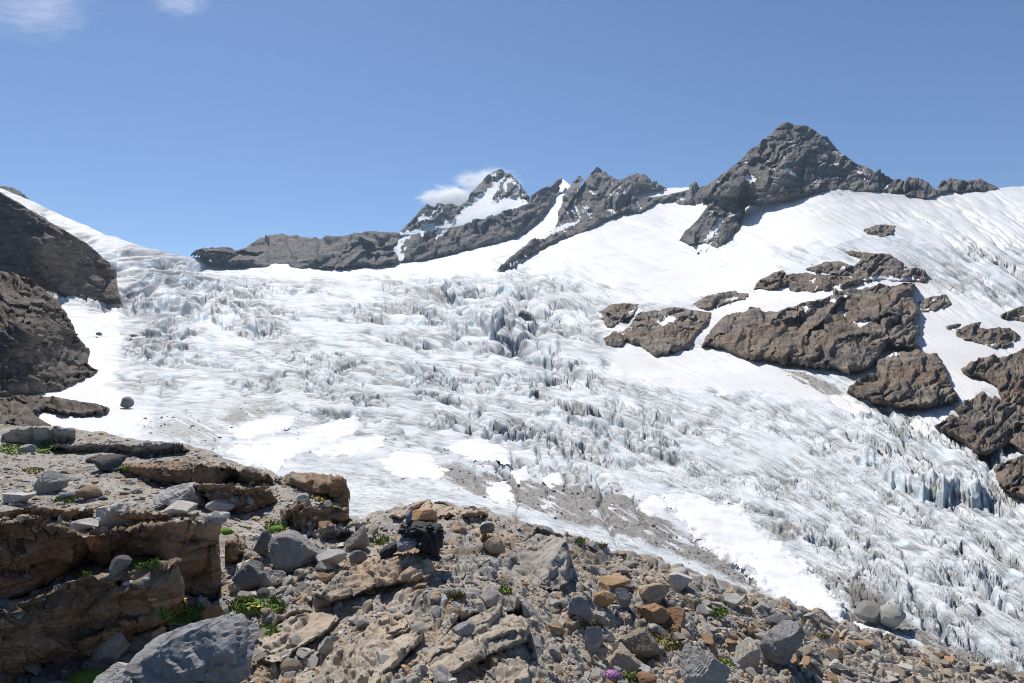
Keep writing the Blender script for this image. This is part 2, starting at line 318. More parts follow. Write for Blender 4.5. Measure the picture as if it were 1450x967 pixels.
ICECLIFFS = [([(150,425,0),(200,440,20),(250,441,24),(300,460,15),(350,470,18),(430,462,0)], 38), ([(165,388,0),(210,400,15),(260,406,17),(320,420,0)], 25), ([(555,455,0),(600,461,15),(650,468,20),(700,478,25),(750,471,18),(810,455,0)], 28),
 ([(733,505,0),(745,512,18),(760,519,24),(780,517,22),(792,502,0)], 22), ([(555,410,0),(620,412,9),(690,420,16),(760,412,12),(850,404,0)], 18), ([(670,556,0),(720,574,11),(780,590,13),(840,606,17),(900,640,20),(960,661,13),(1020,690,0)], 20),
 ([(1050,738,0),(1120,760,16),(1180,772,0)], 22), ([(1180,838,0),(1240,850,18),(1310,872,0)], 25), ([(1195,640,0),(1235,662,26),(1262,688,26),(1310,705,34),(1345,711,44),(1395,713,28),(1432,700,0)], 34), ([(380,575,0),(430,582,8),(500,590,10),(560,604,0)], 16), ([(480,520,0),(560,530,8),(640,540,9),(700,546,0)], 14), ([(1020,600,0),(1120,615,7),(1200,625,0)], 14), ([(1320,800,0),(1370,815,18),(1440,840,14),(1500,870,0)], 22), ([(250,508,0),(310,520,10),(370,528,9),(430,530,0)], 14)]
def rough_maps(px, py):
    wa = np.full(px.shape, 1e-6); a = np.zeros(px.shape); w = np.zeros(px.shape)
    for (x, y, rx, ry, am, wl) in ROUGH:
        g = np.exp(-(((px - x) / rx) ** 2 + ((py - y) / ry) ** 2) * 1.3); wa += g; a += g * am; w += g * wl
    return a / wa, w / wa
CRACKS = [([(672,652),(674,670),(676,692)], 1.6, 1.0), ([(733,672),(735,700),(731,742)], 1.6, 1.2), ([(842,668),(856,690),(848,712),(866,750),(882,780)], 3.0, 2.6), ([(898,702),(905,728),(918,745)], 2.4, 2.2), ([(770,680),(776,705)], 1.8, 1.4), ([(810,690),(820,716)], 1.4, 1.0),
 ([(1040,800),(1052,806),(1062,822)], 4.0, 3.5), ([(420,668),(500,650),(560,646)], 1.2, 0.5), ([(330,620),(420,604),(500,585)], 1.6, 0.8), ([(500,630),(545,620),(640,628)], 1.5, 0.7), ([(318,640),(400,628)], 1.2, 0.5),
 ([(700,640),(715,660),(740,676)], 2.5, 2.5), ([(760,630),(765,655),(775,680)], 3, 3.5), ([(800,640),(815,668),(828,690)], 3, 3.5), ([(780,640),(792,665),(800,684)], 2.4, 3), ([(725,640),(745,668)], 2.4, 2.6),
 ([(1325,858),(1340,890),(1360,925)], 4, 5), ([(1290,830),(1305,860),(1310,885)], 3.5, 5), ([(1365,880),(1385,905),(1440,945)], 3, 4), ([(1400,720),(1250,660),(1150,640)], 2.5, 2.0), ([(1280,790),(1290,812)], 2.5, 3)]
SP = [('oval snow patch with a sharp rim on the bare ice, nearest the dark debris band', [(538,650),(560,641),(580,640),(610,642),(620,655),(634,668),(622,679),(590,681),(560,673),(545,661)], 0.5),
 ('small leaf shaped snow patch on the dark debris band', [(689,690),(700,684),(716,681),(725,694),(729,709),(719,717),(700,709),(691,700)], 0.5),
 ('long snow patch left of the ice seams, upper one of two', [(324,610),(350,598),(385,591),(415,593),(411,604),(370,615),(335,622)], 0.5),
 ('wide flat snow patch on the ice above the left rock ledges', [(308,637),(360,626),(420,616),(470,598),(500,589),(512,600),(500,612),(455,632),(410,650),(390,668),(345,652)], 0.5),
 ('snow patch tucked under the seracs in the middle of the ice', [(632,632),(655,622),(690,622),(720,640),(722,655),(690,651),(645,645)], 0.6),
 ('longest snow tongue, running down beside the right end of the rocks', [(940,702),(960,696),(985,697),(1012,711),(1050,715),(1070,736),(1092,760),(1130,790),(1170,828),(1192,860),(1194,880),(1150,868),(1108,852),(1080,832),(1060,803),(1020,790),(990,762),(958,730)], 0.9),
 ('small snow patch just left of the top of the long snow tongue', [(905,716),(925,702),(946,714),(940,726),(915,731)], 0.5),
 ('thin snow strip at the foot of the dirty ice near the lower right', [(1212,880),(1240,884),(1285,907),(1262,908),(1222,892)], 0.5),
 ('thin snow patch between the two seams, right of the wide flat one', [(440,641),(480,626),(520,617),(545,620),(543,633),(500,645),(470,648)], 0.4),
 ('pair shaped snow scrap at the top of the debris band', [(725,668),(745,662),(752,676),(735,684)], 0.5),
 ('snow wedge filling the head of a crack in the debris band', [(768,676),(790,668),(798,684),(780,690)], 0.6),
 ('little round snow ring on the dirty ice cone', [(858,716),(868,710),(876,714),(872,720),(862,721)], 0.3),
 ('narrow snow sliver low on the debris band', [(766,716),(784,712),(780,719),(770,721)], 0.3)]
def glacier():
    px1 = np.arange(-90, 1540, 1.22); nr = 575
    t = np.linspace(0, 1, nr)[:, None]
    PX = np.broadcast_to(px1[None, :], (nr, len(px1))).copy()
    top = pl(GTOP, px1) + 1.4 * fbm2(px1 / 35, px1 * 0, 4, 5); PY = top + (pl(GBOT, px1) - top) * t
    D = GD(PX, PY); P = world(PX, PY, D)
    X, Y = P[..., 0], P[..., 1]
    amp, wl_px = rough_maps(PX, PY); wl_px = wl_px * 0.6
    s = np.zeros(PX.shape)
    for q in SNOWS:
        bb = np.array(q); m = sdist(q, PX, PY); s = np.maximum(s, sstep(-9, 9, m + 9 * fbm2(PX / 30, PY / 11, 3, 21)))
    s = s * (1 - 0.5 * sstep(0.15, 0.6, fbm2((PX - PY) / 110, (PY + .12 * PX) / 22, 4, 23)) * (PX > 620) * (PY < 540))
    amp = amp * (1 - 0.4 * s)
    for lab_, q, th_ in SP:
        a_ = np.array(q); b_ = (PX > a_[:, 0].min() - 12) & (PX < a_[:, 0].max() + 12) & (PY > a_[:, 1].min() - 10) & (PY < a_[:, 1].max() + 10)
        amp[b_] *= 1 - 0.93 * sstep(-9, 3, sdist(q, PX[b_], PY[b_]))
    mpp = D / F; Wm = wl_px * mpp * 1.25
    h = np.zeros(PX.shape); crev = np.zeros(PX.shape); cutd = np.zeros(PX.shape)
    SL = np.cumsum(np.tan(np.radians(np.interp(px1, [0, 350, 700, 950, 1200, 1450], [-4, 2, 11, 20, 28, 32])))) * 1.22
    UX = PX + 4 * fbm2(PX / 40, PY / 18, 2, 60); UY = PY + 5.0 * noise2(PX / 150, PY / 60, 70) + 0.8 * noise2(PX / 30, PY / 14, 71)
    C = UY - SL[None, :]; A = UX + 0.25 * UY
    amp = amp * (0.35 + 1.25 * sstep(-0.45, 0.5, fbm2(A / 130, C / 28, 3, 61))) * np.clip((PY - top) / 16, 0.12, 1)
    bl = sstep(4.5, 11.0, amp)
    for k, wl in enumerate([60, 38, 24, 15, 9.5, 6, 4]):
        g = np.exp(-(np.log(wl / wl_px) / 0.62) ** 2 / 2) * (1.0 if wl > 8 else 0.8)
        n = noise2(A / (wl * 5.0), C / (wl * 0.45), 100 + k); m2 = noise2(A / (wl * 2.0) + 9, C / (wl * 0.8), 200 + k)
        cut = np.exp(-(np.abs(n) / 0.15) ** 1.4) * sstep(-0.3, 0.15, noise2(A / (wl * 4), C / (wl * 2), 270 + k))
        d1, d2, cid, ox, oy = voronoi(A / (wl * 1.7) + .25 * m2, C / (wl * 0.5) + .25 * n, 230 + k)
        r = (cid & 1023) / 1023.0; tx = ((cid >> 10) & 255) / 127.5 - 1; ty = ((cid >> 18) & 255) / 127.5 - 1
        gap = np.exp(-((d2 - d1) / 0.12) ** 1.5)
        blk = 1.0 * (r - 0.5) + 0.9 * (tx * ox - (0.35 + .5 * ty) * oy) - 0.5 * gap * sstep(.2, .6, ((cid >> 6) & 255) / 255.0)
        h += g * ((1 - bl) * (-0.9 * cut + 0.5 * m2) + bl * (1.15 * blk + 0.35 * m2 - 0.6 * cut)) * (wl / wl_px) ** 0.3
        crev = np.maximum(crev, np.minimum(g, 1) * ((1 - bl) * cut + bl * np.maximum(gap * .7, cut * .7))); cutd = np.maximum(cutd, g * cut)
    h = np.where(h > 0, 0.55 * np.tanh(h / 0.55), h); P[..., 2] += h * amp * 0.72 * mpp
    for line_, back_ in ICECLIFFS:
        a_ = np.array(line_, float); c_ = px1
        yb = np.interp(c_, a_[:, 0], a_[:, 1]) + 7 * fbm2(c_ / 22, c_ * 0 + back_, 4, 350); H = np.interp(c_, a_[:, 0], a_[:, 2], 0, 0) * (0.75 + 0.55 * fbm2(c_ / 45, c_ * 0 + back_, 3, 351))
        u_ = yb[None, :] - PY; f_ = (0.55 * sstep(0, 3, u_ + 2.5 * noise2(PX / 9, PY / 5, 354)) + 0.45 * sstep(3, 9, u_ + 3 * noise2(PX / 13, PY / 6, 355))) * np.exp(-(np.clip(u_, 0, None) / back_) ** 2); P[..., 2] += np.clip(H, 0, None)[None, :] * f_ * mpp * 0.85 * (1 + 0.2 * noise2(PX / 14, PY / 8, 352))
        crev = np.maximum(crev, 0.9 * np.exp(-((u_ - 1.8) / 2.0) ** 2) * np.clip(H / 8, 0, 1)[None, :])
    # foliation and dirty lines, plus painted shade that blackens the crevasses
    rel = sstep(0.8, 5.0, amp)
    l1 = noise2(A / 70, C / 4.6, 301); l2 = noise2(A / 160, C / 12, 302); l3 = noise2(A / 34 + 5, C / 2.5, 307)
    patchy = sstep(-0.3, 0.4, fbm2(A / 110, C / 18, 3, 303))
    line = np.exp(-(l1 / 0.10) ** 2) * 0.8 * patchy + np.exp(-(l2 / 0.05) ** 2) * 0.8 * sstep(-.15, .3, noise2(PX / 60, PY / 20, 304)) + 0.75 * np.exp(-(l3 / 0.14) ** 2) * sstep(-.35, .25, noise2(PX / 60, PY / 16, 306))
    dirt_shade = np.clip((0.6 + 0.3 * rel) * line * (1 - 0.8 * s) + 0.95 * crev * (0.3 + 0.7 * rel) * (1 - .8 * s) * sstep(-.35, .25, noise2(PX / 25, PY / 10, 305)), 0, 1)
    P[..., 2] -= np.minimum(line, 1) * (0.25 + 0.55 * rel) * 1.0 * mpp * (1 - .8 * s)
    grey = sstep(-0.05, 0.6, fbm2(A / 190, C / 16, 4, 330)) * 0.55 * (1 - s); dirt_shade = np.clip(dirt_shade + 0.42 * grey, 0, 1)
    deb = grey * 0.5; jx = 7 * noise2(PX / 30, PY / 12, 310)
    for q, val, w in DEBRIS: deb = np.maximum(deb, val * sstep(-w, w, sdist(q, PX, PY) + jx * min(1, w / 8)))
    deb = deb * (1 - 0.75 * sstep(0.0, 0.4, noise2((PX * .87 + PY * .5) / 70, (PY * .87 - PX * .5) / 4.5, 312)) * sstep(-.3, .3, noise2(PX / 50, PY / 20, 313)))
    P[..., 2] += sstep(.3, .8, deb) * mpp * (0.9 * noise2(PX / 5, PY / 2.6, 341) + 1.2 * noise2(PX / 16, PY / 5, 342))
    for q, w, d in CRACKS:
        dd = pdist(q, PX + 2.5 * noise2(PX / 9, PY / 9, 320), PY); c = np.exp(-(dd / w) ** 2 * 1.2)
        P[..., 2] -= c * d * 3.2 * mpp; crev = np.maximum(crev, c * 0.9)
    blue = np.clip(sstep(0.3, 0.9, crev) * (0.4 + 0.6 * rel) , 0, 1)
    attr = np.stack([s, dirt_shade, blue, deb], -1)
    # back slope beyond the skyline, so that the sheet has no cut edge
    back = [P[0] + np.array([0, 12.0 * k * k, -9.0 * k * k]) for k in (4, 3, 2, 1)]
    P = np.concatenate([np.array(back), P]); attr = np.concatenate([np.repeat(attr[:1], 4, 0), attr])
    o = link('glacier', grid_mesh('glacier', P, M_GLAC, None, attr))
    tag(o, 'wide crevassed glacier of white and blue grey ice filling the valley', None, None, 'structure')
glacier()

# ------------------------------------------------------------------ rock: patches with their own depth and relief
def rock_relief(P, size, amp, seed, dip=(0.3, -0.2, 1.0), layer=0.25, blocky=0.5):
    n = np.array(dip, float); n /= np.linalg.norm(n)
    w1 = fbm3(P / (size * 1.5), 2, seed); c0 = P @ n; d = 0
    for k, (f, a) in enumerate(((0.45, 1.0), (0.17, 0.5), (0.065, 0.25))):
        c = c0 / (size * f) + (0.55 / f ** 0.6) * w1 + 0.3 * noise3(P / (size * f * 3.0), seed + 60 + k)
        i = np.floor(c); t = c - i; h = hash01(i, seed + 5 + k)
        prof = np.where(t < 0.8, t / 0.8, (1 - t) / 0.2)
        br = 0.35 + 0.65 * sstep(-0.3, 0.3, noise3(P / (size * f * 2.5) + i[..., None] * 3.7, seed + 70 + k))
        d = d + a * (0.25 + 1.1 * h) * (prof - 0.5) * layer * 3 * br
    q = P / (size * 0.7) + 0.5 * w1[..., None]
    joint = np.exp(-(np.abs(noise3(q, seed + 20)) / 0.04) ** 2) + 0.5 * np.exp(-(np.abs(noise3(q * 2.7, seed + 21)) / 0.05) ** 2)
    d = d - 0.4 * joint + blocky * 0.5 * np.tanh(2.5 * noise3(q * 0.9, seed + 23))
    d = d + 0.35 * w1 + 0.12 * ridge3(P / (size * 0.25), 3, seed + 10) + 0.07 * fbm3(P / (size * 0.06), 3, seed + 30)
    return amp * d
GROUND_CHECK = []
def patch(name, poly, depth, mat, size, amp, seed, step=1.3, roll=5, rollm=None, jag=2.0, label=None, cat=None, kind=None, group=None,
          clamp=None, dip=(0.3, -0.2, 1.0), layer=0.25, blocky=0.5, snow=None, ice=None, ribs=None, keepbvh=False, kern='lin', soft=True, edge=None, over=0.02, slope=0.06, th=40, sp=14, st=1.05, fs=0.30, dust=None):
    q = np.array(poly, float); x0, y0 = q.min(0) - 3; x1, y1 = q.max(0) + 3
    PX, PY = np.meshgrid(np.arange(x0, x1, step), np.arange(y0, y1, step))
    at = np.zeros(PX.shape + (4,)); at[..., 3] = 1
    for key, polys in ((0, snow), (1, ice)):
        for z in polys or []: at[..., key] = np.maximum(at[..., key], sstep(-3.5, 3.5, sdist(z, PX, PY) + 3.0 * fbm2(PX / 7, PY / 5, 3, seed + 50)))
    rm = rollm if rollm is not None else 0.05 * D
    if edge:
        ins = sdist(poly, PX, PY) > 0; yb = np.where(ins.any(0), y1 - 3 - np.argmax(ins[::-1], 0) * step, np.nan); c = PX[0]; ok = ~np.isnan(yb)
        yb = np.interp(c, c[ok], yb[ok]); Db = FG(c, yb); k = 2 * int(16 / step) + 1; Db = np.clip(Db, np.median(Db[ok]) * 0.9, np.median(Db[ok]) * 1.07); Db = np.convolve(np.pad(Db, k // 2, 'edge'), np.ones(k) / k, 'valid')
        ye = pl(edge, c) + 2.0 * fbm2(c / 18, c * 0, 3, seed + 2); jo = np.cumsum((hash01(np.floor((c + 8 * fbm2(c / 30, c * 0, 2, seed + 7)) / 38), seed + 6) - 0.5)) * 0; jb = hash01(np.floor((c + 10 * noise2(c / 40, c * 0, seed + 7)) / 34), seed + 6) - 0.5; jb = np.convolve(np.pad(jb, 1, 'edge'), [.25, .5, .25], 'valid'); ye = ye + 7 * jb * (1 if sp > 20 else .5)
        Db = Db * (0.955 if 'layer' in name else 1); De = Db * (1 - over) * (1 + 0.022 * jb); ze = (HY - ye) / F * De
        Dt = (ze - slope * De) / np.minimum((HY - PY) / F - slope, -0.02)
        D = np.where(PY > ye, De + (Db - De) * np.clip((PY - ye) / np.maximum(yb - ye, 4), 0, 1.2), np.clip(Dt, De, De * 1.6))
    else:
        if not callable(depth) and clamp is GD:       # the foot stands on the ice
            depth = [(x, y, float(GD(np.array([x]), np.array([y]))[0]) * 0.985 if sdist(poly, np.array([x + 4.0]), np.array([y + 9.0]))[0] < 0 else d0) for x, y, d0 in depth]
        fn = depth if callable(depth) else rbf(depth, kern, 0.02)
        D0 = fn(PX, PY); sx, sy = math.sin(math.radians(th)), math.cos(math.radians(th))
        wp = sp * (1.6 * fbm2(PX / (sp * 6), PY / (sp * 4), 2, seed + 80) + 0.22 * fbm2(PX / (sp * .9), PY / (sp * .7), 2, seed + 81))
        ss = PY * sy + PX * sx + wp; dl = 0
        for kk, (q_, a_) in enumerate(((1.0, 1.0), (0.42, 0.7))):
            c_ = ss / (sp * q_) + kk * 0.37; i_ = np.floor(c_); t_ = c_ - i_
            on = (0.35 + 0.65 * hash01(i_, seed + 82 + kk)) * sstep(-0.35, 0.1, noise2(PX / (sp * 5) + i_ * 5.3, PY / (sp * 4), seed + 84 + kk))
            dl = dl + st * a_ * on * sp * q_ * (sstep(0, 0.5, t_) - t_)
        dl = dl * (1 - np.minimum(1, at[..., 0] + at[..., 1]))
        D = fn(PX + dl * sx, PY + dl * sy)
        if mat is M_SLAB and name == 'rock_slab': D = D * 0.968; D0 = D0 * 0.968
    if clamp is not None and not edge and not callable(depth):
        D = np.minimum(D, clamp(PX, PY) * 0.99) if clamp is not GD else D
    sdv = sdist(poly, PX, PY)
    if soft: sdv = np.minimum(sdv, roll * 8)
    jg = jag * (fbm2(PX / (jag * 6), PY / (jag * 6), 4, seed) )
    e = sdv + jg
    r = np.clip(1 - (sdv + 0.35 * jg) / roll, 0, 1.4)
    P = world(PX, PY, D)
    N = grid_normals(world(PX, PY, D0) if not edge else P)
    sx, sy = math.sin(math.radians(th)), math.cos(math.radians(th)); fa = 0
    for kk, (q_, a_) in enumerate(((1.5, 1.0), (0.62, 0.6), (0.27, 0.35))):
        w_ = sp * q_
        if w_ < step * 2.2: continue
        ua = (PX * sy - PY * sx) / (w_ * 1.7) + 0.35 * noise2(PX / w_, PY / w_, seed + 95); ub = (PY * sy + PX * sx) / w_ + 0.35 * noise2(PX / w_ + 7, PY / w_, seed + 96)
        d1, d2, cid, ox, oy = voronoi(ua, ub, seed + 90 + kk)
        fa = fa + a_ * w_ * ((cid & 1023) / 1023.0 - 0.5 + 1.3 * (((cid >> 10) & 255) / 127.5 - 1) * ox + 1.3 * (((cid >> 18) & 255) / 127.5 - 1) * oy - 0.35 * np.exp(-((d2 - d1) / 0.08) ** 2))
    fa = fa * fs * D / F
    d = rock_relief(P, size, amp, seed, dip, layer, blocky)
    if ribs:
        L, A, sk = ribs
        xx = P[..., 0] + sk * P[..., 2]; ww = fbm3(P / (L * 2), 2, seed + 3)
        Q = np.stack([xx / L + .6 * ww, P[..., 1] / (6 * L), P[..., 2] / (4.5 * L)], -1)
        d = d + A * (1 - 2 * np.abs(noise3(Q, seed + 41))) + 0.5 * A * (1 - 2 * np.abs(noise3(Q * 2.3, seed + 42)))
    if edge: fl = np.clip(1 - (D / De - 1) * 5, 0.12, 1); d = d * fl; fa = fa * fl
    P = P + N * ((0.45 * d + fa) * sstep(0, roll * 1.3, sdv) * (1 - 0.93 * at[..., 0]))[..., None]
    back = rm * r ** 2.2
    P = P * (1 + back / np.maximum(D, 1e-3))[..., None]; P[..., 2] -= back * 0.12
    if dust:
        nz = grid_normals(P)[..., 2]
        at[..., 0] = np.maximum(at[..., 0], sstep(dust, dust + 0.12, nz) * sstep(0.12, 0.35, fbm2((PX + PY) / 60, (PX - PY) / 18, 2, seed + 99)) * sstep(3, 8, sdv))
    keep = e > -0.15 * roll
    me = grid_mesh(name, P, mat, keep, at)
    o = link(name, me); tag(o, label, cat, group, kind)
    if keepbvh: GROUND_CHECK.append(o)
    return o

# far mountains
patch('mountain_ridge', [(268,359),(285,351),(310,350),(330,353),(345,352),(350,346),(368,336),(390,334),(415,331),(428,334),(452,336),(470,334),(500,330),(530,328),(558,327),(567,328),(562,345),(556,352),(564,362),(566,372),(540,374),(480,377),(430,382),(400,384),(360,380),(320,374),(290,366)],
      [(270,360,2000),(350,380,1700),(450,380,1750),(566,374,1800),(345,352,2050),(450,334,2150),(560,328,2200)], M_FAR, 90, 10, 11, 1.0, 3, 40, 1.3, 'long low dark grey rock ridge behind the head of the glacier', None, 'structure', dust=None, clamp=GD, ribs=(60, 9, 0.3), dip=(-0.12, 0.7, 0.7), th=6, sp=16)
patch('mountain_peak', [(563,328),(580,312),(598,292),(605,288),(615,290),(620,285),(628,288),(640,286),(650,290),(660,283),(670,268),(685,252),(700,243),(712,241),(725,246),(735,258),(745,270),(752,280),(770,275),(770,300),(720,312),(650,328),(600,334),(563,335)],
      [(563,332,2350),(650,322,2450),(760,290,2500),(640,290,3000),(710,242,3400),(745,272,3000),(700,300,2550),(610,290,2800)], M_FAR, 110, 15, 12, 0.9, 3, 60, 1.2, 'pointed snow streaked grey peak with a small cloud behind it', None, 'structure', dust=0.62, clamp=GD, ribs=(55, 11, -0.5),
      snow=[[(640,318),(645,308),(658,295),(672,284),(690,268),(704,254),(712,253),(702,272),(697,286),(712,280),(735,278),(745,284),(752,282),(765,283),(735,298),(700,308),(650,324),(600,332),(563,335),(563,330),(600,321)], [(655,300),(662,290),(668,288),(660,302)], [(712,262),(722,252),(724,256),(716,272)], [(728,272),(734,264),(737,268),(733,276)]],
      ice=[[(563,331),(600,322),(650,314),(700,300),(722,294),(720,303),(650,322),(600,330),(565,336)]], dip=(-0.7, 0.55, 0.45))
patch('mountain_wall', [(564,338),(600,325),(650,318),(700,306),(720,298),(748,286),(752,275),(765,267),(780,262),(790,252),(798,251),(792,268),(778,292),(762,312),(740,330),(705,344),(650,356),(610,366),(572,373),(560,372),(556,350)],
      [(564,372,1820),(650,357,1850),(740,332,2150),(790,270,2600),(564,338,2100),(650,318,2250),(748,286,2400),(790,252,2750)], M_FAR, 90, 13, 13, 1.0, 3, 40, 1.2, 'steep grey rock wall below the hanging glacier', None, 'structure', dust=None, clamp=GD, ribs=(60, 14, -0.8),
      snow=[[(563,336),(575,330),(585,332),(572,340),(567,352),(570,358),(575,352),(572,365),(566,372),(558,352)], [(595,328),(600,326),(598,340)], [(616,326),(632,324),(622,334),(617,345)]], dip=(-0.55, 0.64, 0.54))
patch('mountain_spur', [(790,300),(800,276),(810,258),(820,247),(827,253),(816,272),(803,292),(790,312)], [(790,305,2450),(820,248,2650),(800,280,2500)], M_FAR, 60, 8, 14, 1.0, 3, 30, 1.0, 'narrow rock rib between two snow gullies', None, 'structure', clamp=GD, ribs=(50, 8, -0.8), dip=(-0.7, 0.55, 0.45))
patch('jagged_mountain', [(784,322),(800,292),(825,260),(838,245),(845,238),(852,242),(870,250),(880,254),(893,247),(903,244),(912,250),(925,256),(938,262),(948,266),(905,268),(896,279),(935,276),(970,268),(985,263),(1000,262),(1010,275),(985,288),(930,286),(908,302),(880,300),(862,308),(842,324),(800,340),(770,350),(737,365),(710,384),(702,382),(722,362),(752,345)],
      [(705,383,1650),(770,350,1750),(845,322,1850),(905,302,2000),(985,286,2050),(845,238,2650),(903,244,2600),(950,266,2450),(1000,262,2300),(790,318,2050),(830,275,2400)], M_FAR, 90, 15, 15, 1.0, 3, 40, 1.4, 'jagged dark grey ridge of several summits right of the snow peak', None, 'structure', dust=0.74, clamp=GD, ribs=(50, 12, -0.7),
      snow=[[(745,340),(770,330),(800,318),(822,310),(824,313),(790,328),(760,341)], [(918,254),(928,258),(936,264),(930,262)]], dip=(-0.68, 0.56, 0.47))
PYR = [(985,285),(1000,264),(1020,247),(1050,225),(1075,202),(1090,190),(1103,176),(1115,171),(1128,176),(1140,175),(1150,180),(1160,188),(1172,193),(1185,208),(1195,220),(1205,227),(1230,236),(1255,250),(1275,257),(1290,262),(1300,275),(1265,277),(1235,273),(1210,276),(1195,273),(1165,273),(1140,279),(1110,281),(1080,288),(1056,293),(1053,310),(1040,330),(1018,355),(1000,364),(984,360),(1000,342),(975,345),(962,338),(970,325),(985,312),(1002,290)]
patch('pyramid_mountain', PYR, [(985,360,1180),(1040,330,1180),(965,338,1350),(1055,293,1220),(1140,279,1180),(1235,273,1200),(1300,275,1230),(1118,171,1650),(1050,225,1650),(1000,264,1600),(1160,188,1620),(1200,224,1550),(1275,257,1420),(1125,225,1380),(1110,250,1260),(1040,270,1300)],
      M_FAR, 75, 11, 16, 0.9, 3, 30, 1.5, 'tall dark pyramid shaped peak on the right skyline', None, 'structure', dust=0.8, clamp=GD, ribs=(30, 7, 0.45),
      snow=[[(1053,252),(1062,248),(1072,254),(1070,260),(1060,257)], [(988,345),(1000,335),(1022,308),(1024,312),(1012,332),(1000,343)], [(1105,240),(1120,243),(1130,248),(1118,247)]], dip=(-0.72, 0.5, 0.48))
patch('rock_crest', [(1278,264),(1282,252),(1300,250),(1315,258),(1326,268),(1332,255),(1345,252),(1365,255),(1388,252),(1400,258),(1416,265),(1400,270),(1350,270),(1330,276),(1312,281),(1295,279),(1280,275)], [(1280,276,1180),(1300,250,1350),(1340,272,1200),(1410,268,1220),(1390,253,1330)], M_FAR, 35, 6, 17, 0.9, 3, 15, 1.2,
      'low broken crest of dark rock on the skyline right of the pyramid peak', 'rock crest', clamp=GD, ribs=(20, 4, .3), dip=(-0.3, 0.6, 0.7))
patch('dark_summit', [(-12,262),(8,262),(18,264),(30,270),(42,280),(30,286),(-12,276)], [(0,262,1250),(40,280,1150),(0,280,1150)], M_FAR, 35, 5, 18, 1.2, 3, 15, 1.0, 'small dark summit showing above the ice slope at the left edge', 'summit')

# cliffs on the left
patch('rock_cliff', [(-150,180),(-60,230),(0,268),(15,276),(60,303),(100,328),(125,342),(145,360),(165,381),(167,400),(171,424),(130,428),(95,423),(70,412),(40,400),(0,384),(-150,330)],
      [(-100,210,560),(0,268,600),(100,328,620),(165,381,640),(171,425,560),(95,420,470),(0,383,400),(-150,330,330),(60,350,540)], M_CLIFF, 45, 8, 21, 1.3, 5, 25, 2.5, 'dark brown cliff above the ice at the upper left edge', 'cliff', ribs=(26, 1.6, 0.6), clamp=GD, dip=(0.45, 0.5, 0.74), th=-30, sp=13, st=1.1, fs=.3)
patch('rock_buttress', [(-150,330),(0,383),(40,394),(80,420),(95,440),(108,470),(128,494),(124,510),(142,524),(136,534),(106,544),(96,552),(60,560),(0,566),(-150,560)],
      [(0,384,330),(80,420,350),(128,494,280),(140,525,235),(100,548,205),(0,560,160),(-150,560,130),(-150,330,260),(40,470,235)], M_CLIFF, 28, 5.5, 22, 1.3, 5, 14, 2.5, 'dark rugged rock buttress above the snow on the left edge', 'buttress', ribs=(20, 1.0, 0.6), clamp=GD, dip=(0.42, 0.5, 0.75), th=-30, sp=11, st=1.1, fs=.3)
patch('rock_shelf', [(-150,556),(0,560),(50,557),(90,562),(140,570),(158,576),(150,582),(120,586),(62,578),(50,586),(74,600),(78,612),(0,616),(-150,612)],
      lambda x, y: GD(x, y) * 0.955 - 3.0, M_CLIFF, 12, 1.8, 23, 1.2, 4, 6, 2.0, 'low dark rock shelf with rusty layers at the snow edge on the left', 'rock shelf', clamp=GD, dip=(0.25, 0.4, 0.88), th=-30, sp=9, fs=.3)

